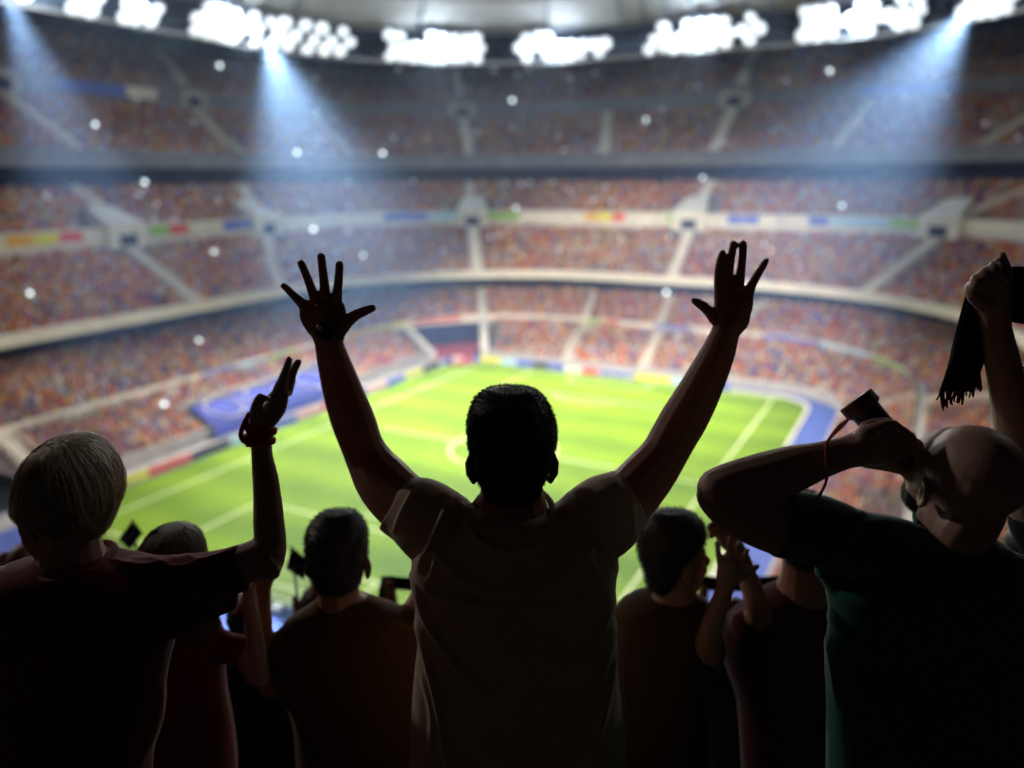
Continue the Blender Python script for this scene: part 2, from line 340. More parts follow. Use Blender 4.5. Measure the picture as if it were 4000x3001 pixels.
# vomitory portals straddling the bands
def portal(R, t, wd, zlo, zhi, dep, ow, oh, m=M['white']):
    c = at(R, t); i = C0-c[:2]; c2 = at((R[0]-6,R[1]-6,R[2]-6,R[3]), t); d = np.append(c2[:2]-c[:2], 0); d /= np.linalg.norm(d); s = np.array([-d[1], d[0], 0])
    mb = MB(); zc = (zlo+zhi)/2; H = zhi-zlo; b = c*[1,1,0]
    # slanted roof block narrowing towards the stands
    f = b+d*1.6; k = b-d*dep
    V = [f-s*wd/2+[0,0,zlo], f+s*wd/2+[0,0,zlo], f+s*wd/2+[0,0,zhi-2.2], f-s*wd/2+[0,0,zhi-2.2], k-s*wd*.3+[0,0,zlo], k+s*wd*.3+[0,0,zlo], k+s*wd*.3+[0,0,zhi+1.6], k-s*wd*.3+[0,0,zhi+1.6]]
    mb.add(V, [(0,1,2,3),(7,6,5,4),(1,0,4,5),(3,2,6,7),(0,3,7,4),(2,1,5,6)])
    o = part('portal', mb, m)
    part('portal_opening_shade', MB().box(f+d*.05+[0,0,zlo+oh/2+.5], (.12, ow, oh), (d, s, UZ)), M['navy'], o)  # dark slab stands in for the shade inside the passage
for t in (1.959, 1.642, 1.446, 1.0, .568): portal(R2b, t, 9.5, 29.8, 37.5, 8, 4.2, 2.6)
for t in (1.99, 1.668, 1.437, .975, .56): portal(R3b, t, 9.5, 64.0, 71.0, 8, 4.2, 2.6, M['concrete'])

# roof: dark underside, truss ring, pale canopy inside it
RR = (91,103,68,76.0)
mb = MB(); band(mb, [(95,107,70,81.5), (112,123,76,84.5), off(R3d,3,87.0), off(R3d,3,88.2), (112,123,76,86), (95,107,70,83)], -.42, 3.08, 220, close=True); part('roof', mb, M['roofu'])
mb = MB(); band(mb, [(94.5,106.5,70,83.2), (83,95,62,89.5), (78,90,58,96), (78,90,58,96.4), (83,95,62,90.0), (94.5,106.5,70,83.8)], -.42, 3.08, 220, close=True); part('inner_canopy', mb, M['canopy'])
ts = np.linspace(-.42, 3.08, 170)
mb = MB()
for d, z, r in ((0,76,.28), (0,82.8,.28), (5,79,.25), (-3,83.2,.2)):
    mb.tube(rpt((RR[0]+d,RR[1]+d,RR[2]+d*.5,z), ts), r, 6, cap=False)
for i in range(0, 169):
    a, c = rpt((91,103,68,76), ts[i:i+2]), rpt((91,103,68,82.8), ts[i:i+2]); e = rpt((96,108,70.5,79), ts[i:i+2])
    mb.tube([a[0], c[0]], .16, 5, cap=False); mb.tube([a[0], c[1]], .13, 5, cap=False); mb.tube([a[0], e[0]], .13, 5, cap=False); mb.tube([e[0], c[0]], .13, 5, cap=False)
part('roof_truss', mb, M['steel'])
mb = MB(); band(mb, [(90.6,102.6,68,75.2), (91.6,103.6,68,75.2), (91.6,103.6,68,75.7), (90.6,102.6,68,75.7)], -.42, 3.08, 220, close=True); part('gantry_walkway', mb, M['canopy'])
for t in np.linspace(0, 2.4, 25):                                   # radial roof girders
    a = at((94,106,70,82), t); c = at((151,157,92,86.5), t); mb = MB()
    mb.tube([a-[0,0,.4], c-[0,0,.4]], .45, 6, cap=False); mb.tube([a-[0,0,.4], at((80,92,60,92), t)], .3, 6, cap=False); part('roof_girder', mb, M['steel'])

# ------------------------------------------------------------------ floodlights
TT = np.linspace(-.1, 2.45, 2551); UU, ZZ = proj(rpt((91,103,68,78), TT)); UU = UU[:, 0]
def t_of_u(u): return float(TT[np.argmin(np.where(ZZ > 0, abs(UU-u), 1e9))])
AIM = np.array([0, 52, 0.0])
lampme = None
def lamp_mesh():
    mb = MB(); mb.tube([[0,0,-.7],[0,0,0]], [.9,1.45], 14, cap=False); return mb.mesh('lamp_housing', [M['steel']])
hous = lamp_mesh(); mb = MB(); mb.ell([0,0,.05], (1.32,1.32,.18), seg=16, rg=6); glass = mb.mesh('lamp_glass', [M['lamp']])
def frame_for(d):
    z = d/np.linalg.norm(d); x = np.cross(UZ, z); x /= np.linalg.norm(x); y = np.cross(z, x); return x, y, z
def spot(name, loc, tgt, watts, ang, blend, size, col, parent):
    l = bpy.data.lights.new(name, 'SPOT'); l.energy = watts; l.spot_size = math.radians(ang); l.spot_blend = blend; l.shadow_soft_size = size; l.color = col
    o = bpy.data.objects.new(name, l); COL.objects.link(o); d = Vector(tgt)-Vector(loc); o.rotation_euler = d.to_track_quat('-Z', 'Y').to_euler(); o.location = loc
    o.parent = parent; o.matrix_parent_inverse = Matrix.Translation(-parent.location); return o
BANKS = [((-500,-400),'unseen, added high over the near end to light the far stand'),((-900,-800),'unseen, added off right above the near stand for rim light'),((-700,-600),'unseen, added off left above the near end for rim light'),((-330,-240),'far left end, outside the frame edge'),((-190,-60),'just left of the frame edge'),((25,100),'small one standing in for bright roof panels, upper left corner'),((125,205),'small one standing in for bright roof panels, second from left'),((240,335),'small one standing in for bright roof panels beside the widest bank'),  # the three small left banks stand in for bright roof panels
 ((410,755),'widest one, source of the strong beam'),((830,1040),'above the dark gate corner'),((1105,1310),'directly above the central stairway'),
 ((1395,1640),'above the far goal'),((1725,1995),'wide one above the right corner'),((2080,2195),'at the upper right corner')]
PW = 3.4e5; BEAM = 3.3e7
for (u0, u1), where in BANKS:
    ta, tb = t_of_u(u0), t_of_u(u1)
    if u0 < 0:
        ta, tb = (-.32, -.38) if u0 == -900 else ((2.66, 2.60) if u0 == -700 else (3.04, 2.96) if u0 == -500 else ((2.26, 2.22) if u0 < -250 else (2.19, 2.14)))
    L = np.linalg.norm(at(RR,ta)-at(RR,tb)); n = max(2, int(round(L/3.1))); c = at((90,102,67,79), (ta+tb)/2)
    T_ = thing('floodlight_bank', 'dazzling white floodlight bank, '+where, 'floodlights', c, 'floodlight banks along the roof edge')
    mb = MB()
    for z in (76.9, 80.7): mb.tube(rpt((90.6,102.6,67.6,z), np.linspace(ta, tb, 12)), .16, 6)
    for k in range(n+1): mb.tube([at((90.7,102.7,67.7,76.2), ta+(tb-ta)*k/n), at((90.7,102.7,67.7,82.4), ta+(tb-ta)*k/n)], .12, 5)
    part('lamp_frame', mb, M['steel'], T_)
    for row in range(3):
        for k in range(n):
            if RNG.random() < (.12,0,.38)[row]: continue
            p = at((89.8,101.8,67,76.8+row*2.5+RNG.uniform(-.3,.3)), ta+(tb-ta)*(k+.5+(.4 if row % 2 else 0)+RNG.uniform(-.15,.15))/n); x, y, z = frame_for(AIM+[RNG.uniform(-20,20),RNG.uniform(-20,20),0]-p)
            h = obj('lamp', hous, T_); h.matrix_parent_inverse = Matrix.Identity(4)
            ls = RNG.uniform(1.05, 1.45); h.matrix_local = Matrix.Translation(Vector(p-c)) @ Matrix.Scale(ls, 4) @ Matrix.Translation(Vector(c-p)) @ Matrix(((x[0],y[0],z[0],p[0]-c[0]),(x[1],y[1],z[1],p[1]-c[1]),(x[2],y[2],z[2],p[2]-c[2]),(0,0,0,1)))
            g_ = bpy.data.objects.new('lamp_glass', glass); COL.objects.link(g_); g_.parent = h
    i = AIM-c; wide = u0 <= -600; spot('floodlight_beam', c+i/np.linalg.norm(i)*1.8-[0,0,1], AIM+[0,0,2], PW*.30 if wide else PW*n/8, 160 if wide else 70, .4 if wide else .9, 2.0, (1,.92,.82) if wide else (1.0,.93,.82), T_)  # wide ones: unseen banks added for side rim light on the fans
    if u0 == -500: spot('far_stand_fill', c-[0,0,1.5]+i/np.linalg.norm(i)*2, np.array([-6, 112, 2.]), PW*5.2, 41, .7, 2.0, (1,.92,.8), T_)  # unseen bank and spot added to brighten the far lower stand
    if not wide and u0 != -500:
        pl = bpy.data.lights.new('spill_fill', 'POINT'); pl.energy = 1900*n; pl.shadow_soft_size = 1.5; pl.color = (.60,.78,1); po_ = bpy.data.objects.new('spill_fill', pl); COL.objects.link(po_); po_.location = c-[0,0,.5]-np.append((c[:2]-C0)/np.linalg.norm(c[:2]-C0), 0)*2.2; po_.parent = T_; po_.matrix_parent_inverse = Matrix.Translation(-T_.location)  # added point light imitating lamp spill on canopy, roof and haze
    if u0 == 410:
                R_ = P(1092,1600,1)-CAM; tg = CAM+R_*38; spot('narrow_beam', at((88,100,66,77), t_of_u(566)), tg, BEAM, 14, 1, .8, (.72,.87,1), T_)
    if u0 == 2080:
        R_ = P(932,1600,1)-CAM; tg = CAM+R_*36; spot('narrow_beam', at((88,100,66,77), t_of_u(2120)), tg, BEAM*.75, 16, 1, .8, (.72,.85,1), T_)
    if -200 < u0 < 0:
        R_ = P(640,1600,1)-CAM; tg = CAM+R_*52; spot('narrow_beam', at((88,100,66,77), 2.20), tg, BEAM*.3, 17, 1, .8, (.72,.85,1), T_)

# ------------------------------------------------------------------ ground, pitch, markings
mb = MB(); mb.add([(-900,-900,-.06),(900,-900,-.06),(900,900,-.06),(-900,900,-.06)], [(0,1,2,3)]); obj('ground', mb.mesh('ground', [M['asphalt']], False), kind='structure')
def sheet(name, a, b, r, z, m, yc=52, b2=None):
    t = np.linspace(0, 4, 200, endpoint=False); xy = ring(a, b, r, t); 
    if b2: xy[:, 1] = np.where(xy[:, 1] < 52, 52-(52-xy[:, 1])*b2/b, xy[:, 1])
    V = [(0,52,z)]+[(x,y,z) for x, y in xy]; F = [(0,i+1,(i+1)%200+1) for i in range(200)]
    return obj(name, MB().add(V, F).mesh(name, [m], False), kind='structure')
sheet('running_track', 49.2, 58.2, 14, 0.0, M['blue'], b2=82)
obj('path', MB().box((-45.9,49,-.02), (5.2,112,.1)).mesh('path', [M['concrete']], False), kind='structure')
sheet('pitch', 42.2, 54.2, 8, .02, M['grass'], b2=55.6)
mb = MB(); H = LEN/2; Wd = WID/2; LW = .30
def ln(x0, y0, x1, y1):
    d = np.array([x1-x0, y1-y0, 0.]); L = np.linalg.norm(d); d /= L; s = np.array([-d[1], d[0], 0])*LW/2; a = np.array([x0,y0,.024]); c = np.array([x1,y1,.024])
    mb.add([a-s, c-s, c+s, a+s], [(0,1,2,3)])
def arc(cx, cy_, r, a0, a1, n=60):
    for k in range(n):
        q0, q1 = a0+(a1-a0)*k/n, a0+(a1-a0)*(k+1)/n
        mb.add([(cx+R_*math.cos(q), cy_+R_*math.sin(q), .024) for R_, q in ((r-LW/2,q0),(r+LW/2,q0),(r+LW/2,q1),(r-LW/2,q1))], [(0,1,2,3)])
for x in (-Wd, Wd): ln(x, LW/2, x, LEN-LW/2)
for y in (0, LEN): ln(-Wd-LW/2, y, Wd+LW/2, y)
ln(-Wd+.12, H, Wd-.12, H); arc(0, H, 9.15, 0, 2*math.pi, 120); arc(0, H, .12, 0, 2*math.pi, 12)
for s, y0 in ((1, 0), (-1, LEN)):
    for hw, dp in ((20.16, 16.5), (9.16, 5.5)):
        ln(-hw, y0+s*.11, -hw, y0+s*dp); ln(hw, y0+s*.11, hw, y0+s*dp); ln(-hw-LW/2, y0+s*(dp+.11), hw+LW/2, y0+s*(dp+.11))
    a = math.acos(5.5/9.15); b0 = math.pi/2*s; arc(0, y0+s*11, 9.15, b0-a+.03, b0+a-.03, 40); arc(0, y0+s*11, .06, 0, 6.283, 10)
    for x, q in ((-Wd, 0), (Wd, math.pi/2)): arc(x, y0, 1, (q if s > 0 else -q)+.0, (q if s > 0 else -q)+(math.pi/2 if s > 0 else -math.pi/2), 8)
obj('pitch_markings', mb.mesh('pitch_markings', [M['line']], False), kind='structure')
mb = MB(); t = np.linspace(-.75, .68, 90)
band(mb, [(42.3,54.3,8,.0), (42.3,54.3,8,.32), (42.8,54.8,8,.32), (42.8,54.8,8,.0)], -.3, .74, 90, close=True); obj('kerb', mb.mesh('kerb', [M['white']], False), kind='structure')

# goals
def goal(name, y, s, label):
    G = thing(name, label, 'goal', (0, y, 0), 'goals on the pitch')
    for x in (-3.66, 3.66): part('goalpost', MB().tube([(x,y,.05),(x,y,2.44)], .11, 8), M['white'], G)
    part('crossbar', MB().tube([(-3.66,y,2.47),(3.66,y,2.47)], .11, 8), M['white'], G)
    mb = MB(); k = 2.1*s
    mb.tube([(-3.66,y,.07),(-3.66,y-k,.07),(3.66,y-k,.07),(3.66,y,.07)], .11, 6)
    for x in (-3.66, 3.66): mb.tube([(x,y,2.44),(x,y-.9*s,2.44),(x,y-k,.1)], .04, 6)
    part('base_frame', mb, M['white'], G)
    mb = MB(); nn = 30
    for i in range(nn+1):
        x = -3.66+7.32*i/nn; mb.tube([(x,y,2.44),(x,y-.9*s,2.40),(x,y-k,.08)], .012, 3, cap=False)
    for q in np.linspace(.06, 1, 11):
        yy, zz = (y-.9*s-(k-.9*s)*q, 2.4-2.3*q); mb.tube([(-3.66,yy,zz),(3.66,yy,zz)], .012, 3, cap=False)
        for x in (-3.66, 3.66): mb.tube([(x,y,zz),(x,yy,zz)], .012, 3, cap=False)
    part('net', mb, M['net'], G)
goal('goal', 0, 1, 'near white goal with its net seen from behind, at the bottom of the pitch')
goal('goal', LEN, -1, 'far white goal in front of the boards at the top of the pitch')

# advertising boards round the pitch: pixel-free, placed by distance along the edge
def board(p, q, col, label, back=False):
    p = np.append(p, 0); q = np.append(q, 0); d = q-p; L = np.linalg.norm(d); d /= L; s = np.array([-d[1], d[0], 0]); c = (p+q)/2
    B = thing('advertising_board', label, 'advertising board', c, 'advertising boards round the pitch')
    part('panel', MB().box(c+[0,0,.78], (L-.06, .08, 1.45), (d, s, UZ)), ADM[col], B)
    for k in (-.4, .4): part('support', MB().box(c+d*L*k+s*.25+[0,0,.4], (.07,.4,.8), (d, s, UZ)), M['steel'], B)
BL = []
def edge(t0, t1, cols, a=42.6, b=54.6, r=8):
    e = np.linspace(t0, t1, len(cols)+1); X = ring(a, b, r, e)
    for i, c in enumerate(cols): BL.append((X[i], X[i+1], c))
edge(2.58, 2.03, ['blue','yellow','blue','blue','yellow','red','black','pale blue','blue'])
edge(2.03, 1.66, ['pink','red','blue','pink','blue','yellow','black'])
edge(1.66, 1.50, ['pale blue','blue','blue','cream','pink'])
edge(1.44, .74, ['blue','yellow','yellow','pale blue','blue','black','blue','cream','red','blue','blue','yellow','yellow','pale blue','blue','blue'])
words = ['long','plain','low','glossy','bright']
USED = set()
for i, (p_, q_, c) in enumerate(BL):
    side = 'left touchline' if p_[0] < -38 else 'far end'
    pc = BL[i-1][2] if i else 'open'; nc = BL[i+1][2] if i+1 < len(BL) else 'open'
    y = (p_[1]+q_[1])/2; x = (p_[0]+q_[0])/2
    if side == 'left touchline':
        pos = '%d m along the left touchline' % round(y)
    else: pos = ('%d m left of the far goal' % round(-x)) if x < -4 else (('%d m right of the far goal' % round(x)) if x > 4 else 'right behind the far goal')
    lb = '%s board next to %s one, %s' % (c, nc, pos)
    if lb in USED: lb += ', the farther of two'
    USED.add(lb); board(p_, q_, c, lb)
# near end boards, seen from behind, with small lamps on posts
BX = np.linspace(-30, 34, 11)
for i in range(10): board((BX[i+1], -4.6), (BX[i], -4.6), 'black', 'dark back of a board behind the near goal, %.1f m %s of its centre' % (abs((BX[i]+BX[i+1])/2), 'left' if BX[i]+BX[i+1] < 0 else 'right'))
mb = MB(); mb.box((2, -3.9, .1), (78, .5, .2)); obj('kerb', mb.mesh('kerb', [M['white']], False), kind='structure')
for i, x in enumerate((-3, 4.4, 9.4)):
    Lp = thing('ball_lamp', ['small round cream lamp on the boards, left of the near goal','small round cream lamp on the boards behind the near goal','small round cream lamp on the boards, right of the near goal'][i], 'lamp', (x,-5.2,0), 'round lamps behind the near goal')
    part('post', MB().tube([(x,-5.2,0),(x,-5.2,1.0)], .12, 8), M['steel'], Lp); part('globe', MB().ell((x,-5.2,1.3), (.42,.42,.3)), M['white'], Lp, True)

# blue cover over the dugout seats on the left stand
Tp = thing('seat_cover', 'long blue tarpaulin with white rings covering seats on the left stand', 'tarpaulin', (-50, 45, 0))
mb = MB(); t0, t1 = 1.87, 2.15; Rm = lerp(R1a, R1b, .46)
band(mb, [off(R1a,-1.4,.1), off(R1a,-1.2,2.6), off(lerp(R1a,R1b,.2),0,4.0), off(Rm,0,5.2), off(Rm,.3,3.0)], t0, t1, 60); part('cover_sheet', mb, M['tarp'], Tp, True)
mb = MB(); band(mb, [off(Rm,-.1,4.2), off(Rm,-.1,5.9), off(Rm,.6,5.9), off(Rm,.6,4.2)], 1.80, 2.17, 60, close=True); part('cover_rim', mb, M['concrete'], Tp)
for tc_ in (1.925, 2.03, 2.105):
    c = at(R1a, tc_); x0 = -(R1a[0]-1.2)
    def onsheet(s, y): return [-np.interp(s, [0,.5,1], [47.8,51.4,54.5]), y, np.interp(s, [0,.5,1], [2.6,4.0,5.2])+.22]
    pts = [onsheet(.5+.46*math.sin(a), c[1]+3.6*math.cos(a)) for a in np.linspace(0, 2*math.pi, 40)]
    part('white_ring', MB().tube(pts, .16, 6, cap=False), M['white'], Tp)

# ------------------------------------------------------------------ the crowd
def seats(A, B, t0, t1, rows, skips, dens=.90):
    out = []; ph = 0
    for k in range(rows):
        s = (k+.45)/rows; R = lerp(A, B, s); ts = np.linspace(t0, t1, 900); X = rpt(R, ts); Ls = np.concatenate([[0], np.cumsum(np.linalg.norm(np.diff(X, axis=0), axis=1))])
        q = np.arange(.3, Ls[-1], .60)+RNG.uniform(-.12, .12, len(np.arange(.3, Ls[-1], .60))); tq = np.interp(q, Ls, ts); x = rpt(R, tq)
        x[:, 2] = lerp(A, B, k/rows)[3]; keep = RNG.random(len(q)) < dens*(.80+.2*np.sin(x[:, 0]*.11+2*np.sin(x[:, 1]*.07+x[:, 2]*.3)))+.08
        for (a0, a1, w_) in skips:
            tc_ = a0+(a1-a0)*s; Lc = np.interp(tc_, ts, Ls); keep &= abs(q-Lc) > w_
        out.append(np.concatenate([x[keep], tq[keep][:, None]], 1))
    return np.concatenate(out)
def sk(A): return [(ta, tb, wd/2+.35) for A_, B_, ta, tb, wd in STAIRS if A_ is A]
G = [seats(R1a, R1b, TL, 1.48, 14, sk(R1a)), seats(R1a, R1b, 1.60, TH-.02, 14, sk(R1a)),
     seats(R1c, R1d, TL, TH, 20, sk(R1c)), seats(R2a, R2b, UL, UH, 24, sk(R2a)), seats(R2c, R2d, UL, UH, 16, sk(R2c)),
     seats(R3a, R3b, UL, UH, 18, sk(R3a)), seats(R3c, R3d, UL, UH, 18, sk(R3c), .8)]
a = G[0]; a = a[a[:, 3] < 1.37+.09*(a[:, 2]-1.5)/5.5]; G[0] = a
b_ = G[1]; tb_ = (b_[:, 3] > 1.86) & (b_[:, 3] < 2.16) & (b_[:, 2] < 4.6); G[1] = b_[~tb_]
for i, R in ((3, R2b), (4, R2c), (5, R3b), (6, R3c)):               # nobody inside the portals
    x = G[i]; 
    for t in ((1.959,1.642,1.446,1.0,.568) if i < 5 else (1.99,1.668,1.437,.975,.56)):
        c = at(R, t); x = x[np.linalg.norm(x[:, :2]-c[:2], axis=1) > (5.2 if i in (3,5) else 8)]
    G[i] = x
S = np.concatenate(G); (uv, zz) = proj(S[:, :3]); ok = (zz > 1) & (uv[:, 0] > -260) & (uv[:, 0] < 2480) & (uv[:, 1] < 1720); S = S[ok]; uv = uv[ok]; zz = zz[ok]
def hidden(u, v):
    m = (v > 1185) | ((u > 25) & (u < 275) & (v > 945)) | ((u > 2080) & (v > 570)) | ((u > 1945) & (v > 905)) | ((u > 1500) & (u < 1990) & (v > 1015-(u-1500)*.12) & (v < 1062)) | (u < 4) | (u > 2206) | ((u > 1500) & (u < 1860) & (v > 1060))
    return m | ((u > 2040) & (v > 640) & (v < 880)) | ((u > 1825) & (u < 1990) & (v > 845) & (v < 1000))
vis = np.where(~hidden(uv[:, 0], uv[:, 1]-6))[0]; near_i = vis[np.argsort(zz[vis])][:300]
rest = np.ones(len(S), bool); rest[near_i] = False; C = S[rest]; N = len(C)
cen = np.stack([np.zeros(N), np.full(N, 52.)], 1)-C[:, :2]; cen /= np.linalg.norm(cen, axis=1)[:, None]; ja = RNG.uniform(-.5, .5, N)
dx = np.stack([cen[:, 0]*np.cos(ja)-cen[:, 1]*np.sin(ja), cen[:, 0]*np.sin(ja)+cen[:, 1]*np.cos(ja)], 1)
tor = np.array([(x*w_, y*d, z) for w_, d, z in ((.20,.13,.0),(.25,.14,1.02)) for x, y in ((-1,-1),(1,-1),(1,1),(-1,1))])
hed = np.array([(.10,0,1.2),(-.10,0,1.2),(0,.11,1.2),(0,-.11,1.2),(0,0,1.34),(0,0,1.05)])
tpl = np.concatenate([tor, hed]); hs = RNG.uniform(.85, 1.18, N)
bx = np.stack([-dx[:, 1], dx[:, 0]], 1)
V = np.zeros((N, 14, 3)); V[:, :, :2] = C[:, None, :2]+tpl[None, :, 0:1]*bx[:, None, :]*hs[:, None, None]+tpl[None, :, 1:2]*dx[:, None, :]+RNG.uniform(-.15, .15, (N, 1, 2))
V[:, :, 2] = C[:, None, 2]+tpl[None, :, 2]*hs[:, None]
fq = [(0,1,5,4),(1,2,6,5),(2,3,7,6),(3,0,4,7),(4,5,6,7)]; ft = [(8,10,12),(10,9,12),(9,11,12),(11,8,12),(10,8,13),(9,10,13),(11,9,13),(8,11,13)]
loops = np.concatenate([np.array(fq).ravel(), np.array(ft).ravel()]); tot = np.array([4]*5+[3]*8)
me = bpy.data.meshes.new('crowd'); me.vertices.add(N*14); me.vertices.foreach_set('co', V.ravel())
LI = (loops[None, :]+14*np.arange(N)[:, None]).ravel().astype(np.int32); me.loops.add(len(LI)); me.loops.foreach_set('vertex_index', LI)
st = np.concatenate([[0], np.cumsum(tot)[:-1]]); ST = (st[None, :]+len(loops)*np.arange(N)[:, None]).ravel().astype(np.int32)
me.polygons.add(N*13); me.polygons.foreach_set('loop_start', ST); me.polygons.foreach_set('loop_total', np.tile(tot, N).astype(np.int32))
me.materials.append(M['crowdcloth']); me.materials.append(M['crowdskin']); me.polygons.foreach_set('material_index', np.tile(np.array([0]*5+[1]*8), N).astype(np.int32))
me.update(calc_edges=True); me.validate()
o = obj('crowd', me); o['kind'] = 'stuff'; o['label'] = 'dense colourful crowd filling every tier of the stadium'; o['category'] = 'crowd'
print('crowd', N)

# the nearest spectators, one object each
def person_mesh(pose):
    mb = MB(); h = 1.0
    mb.tube([(0,0,.45),(0,.01,.75),(0,0,1.0),(0,0,1.16)], [.16,.17,.19,.12], 8, side=(1,0,0), flat=.65)
    for s in (-1, 1):
        mb.tube([(s*.09,.05,.5),(s*.10,.12,.3),(s*.10,.05,.02)], [.09,.08,.06], 6, mi=2)
        if pose == 'up': L = [(s*.2,0,1.1),(s*.3,.05,1.3),(s*.24,.08,1.55)]
        elif pose == 'clap': L = [(s*.2,0,1.08),(s*.24,.12,.85),(s*.03,.32,1.02)]
        elif pose == 'one' and s > 0: L = [(s*.2,0,1.1),(s*.32,.05,1.28),(s*.26,.1,1.52)]
        else: L = [(s*.2,0,1.08),(s*.25,.03,.82),(s*.16,.2,.62)]
        mb.tube(L[:2], [.065,.055], 6, mi=0); mb.tube(L[1:], [.045,.035], 6, mi=1)
    mb.tube([(0,0,1.14),(0,.01,1.24)], .055, 6, mi=1); mb.ell((0,.02,1.33), (.078,.095,.115), seg=10, rg=8, mi=1); mb.ell((0,-.012,1.365), (.084,.092,.095), seg=10, rg=6, mi=3)
    return mb
SC = {'red':(.55,.06,.03),'orange':(.60,.22,.05),'yellow':(.62,.45,.08),'blue':(.06,.09,.38),'white':(.65,.62,.58),'grey':(.30,.29,.28),'black':(.05,.05,.06),'maroon':(.28,.05,.06),'brown':(.34,.2,.1)}
SM = {k: mat(k+'_spectator_top', v, .9, .1) for k, v in SC.items()}; PM = {}
PW_ = {'up':'with both arms up', 'clap':'clapping', 'one':'waving one arm', 'sit':'with arms lowered'}
mats_h = mat('spectator_skin', (.45,.27,.19), .7, .2)
for i in near_i:
    c = random.choice(['red','red','orange','yellow','blue','blue','white','white','grey','black','maroon','brown']); po = random.choice(['up','clap','one','sit','sit','sit'])
    if (c, po) not in PM: PM[c, po] = person_mesh(po).mesh('spectator', [SM[c], mats_h, M['jeans'], M['hair']])
    x = S[i]; area = 'the left stand' if x[0] < -30 else ('the right stand' if x[0] > 30 else 'the far stand'); tier = 'lowest rows' if x[2] < 7.2 else ('covered rows' if x[2] < 17 else 'second tier')
    o = obj('spectator', PM[c, po]); o.location = x[:3]; dd = C0-x[:2]; o.rotation_euler = (0, 0, math.atan2(dd[1], dd[0])-math.pi/2+random.uniform(-.4, .4)); o.scale = [random.uniform(.92, 1.08)]*3
    rw = int(round((x[2]-1.5)/.393))+1 if x[2] < 7.2 else (int(round((x[2]-7.3)/.265))+1 if x[2] < 17 else int(round((x[2]-18.6)/.475))+1)
    o['label'] = '%s-topped spectator %s, row %d of the %s tier, %s' % (c, PW_[po], rw, 'lowest' if x[2] < 7.2 else ('covered' if x[2] < 17 else 'second'), area.replace('the ', '')); o['category'] = 'spectator'; o['group'] = 'spectators nearest the camera in the stands'

# camera flashes in the stands, then added glow dots imitating lens bokeh (2212 px picture positions give the seat; depth comes from the stand surface)
fl = [(64,638),(310,378),(208,275),(475,146),(461,549),(641,360),(428,741),(358,882),(677,494),(786,552),(1107,226),(826,347),(1115,466),(1397,260),(1791,158),(1519,382),(1444,636),(1814,447)]
Suv, Sz = proj(S[:, :3]+[0,0,1.2])
fm = MB().ell((0,0,0), (.40,.40,.40), seg=10, rg=8).mesh('flash_and_bokeh_dot', [M['flash']]); dmm = MB().ell((0,0,0), (.38,.38,.38), seg=8, rg=6).mesh('bokeh_dot_glow', [M['bokeh_glow']])
for k, (u, v) in enumerate(fl):
    j = np.argmin((Suv[:, 0]-u)**2+(Suv[:, 1]-v)**2); o = obj('camera_flash', fm); d = CAM-S[j, :3]; d /= np.linalg.norm(d); o.location = S[j, :3]+[0,0,1.6]+d*.5; q = Sz[j]/150; o.scale = [random.uniform(.6,1.0)*q]*3
    if v < 170: o.location = P(u, v, Sz[j]*.8) if False else o.location
    side = 'left' if u < 700 else ('right' if u > 1500 else 'central'); lv = 'top tier' if v < 300 else ('upper tier' if v < 420 else ('second tier' if v < 600 else 'lower tier'))
    wh = ['at the picture edge','above the white wall','beside the pale stairway','high in the shade','near the middle rows','inside the strong beam','right above the walkway','by the front rows','under the band of adverts','near the raised hand','close under the dark roof','just below the white band','on the advert band','between two stairways','near the right beam','above the white portal','near the raised right hand','inside the right beam'][k]
    o['label'] = 'bright camera flash %s in the %s %s' % (wh, side, lv); o['category'] = 'camera flash'; o['group'] = 'camera flashes in the crowd'
cand = np.where((Suv[:, 0] > 10) & (Suv[:, 0] < 2200) & (Suv[:, 1] > 150) & (Suv[:, 1] < 560))[0]
for j in RNG.choice(cand, 70, replace=False):  # added glowing spheres in place of faint bokeh discs
    o = obj('flash_and_bokeh_dot', dmm); d = CAM-S[j, :3]; d /= np.linalg.norm(d); o.location = S[j, :3]+[0,0,1.6]+d*.5; q = Sz[j]/170; o.scale = [q]*3
    o['label'] = 'faint added glow dot imitating lens bokeh over the upper tiers'; o['category'] = 'bokeh dot'; o['group'] = 'faint added bokeh dots over the crowd'

# ------------------------------------------------------------------ haze
hz = bpy.data.materials.new('haze'); hz.use_nodes = True; n = hz.node_tree; n.nodes.remove(n.nodes['Principled BSDF']); pv = n.nodes.new('ShaderNodeVolumePrincipled')
pv.inputs['Color'].default_value = (.48,.68,1,1); pv.inputs['Density'].default_value = .00019; pv.inputs['Anisotropy'].default_value = .3
n.links.new(pv.outputs[0], n.nodes['Material Output'].inputs['Volume'])
obj('haze', MB().box((0,50,59), (1900,1900,120.4)).mesh('haze', [hz], False), kind='stuff')

# ------------------------------------------------------------------ the near terrace the fans stand on
def gz(Y):                              # height of the terrace floor at horizontal distance Y ahead of the camera
    for lim, z in ((2.0,-2.24),(2.95,-2.78),(3.9,-3.30),(4.9,-3.84),(99,-4.4)):
        if Y < lim: return CZ+z
mb = MB(); y0 = -.9
for lim, z in ((2.0,-2.24),(2.95,-2.78),(3.9,-3.30),(4.9,-3.84),(5.6,-4.4)):
    c = CAM+HF*(y0+lim)/2; mb.box([c[0],c[1],CZ+z-.6], (lim-y0, 9.0, 1.2), (HF, HR, UZ)); y0 = lim
obj('near_terrace', mb.mesh('near_terrace', [M['terrace']], False), kind='structure')

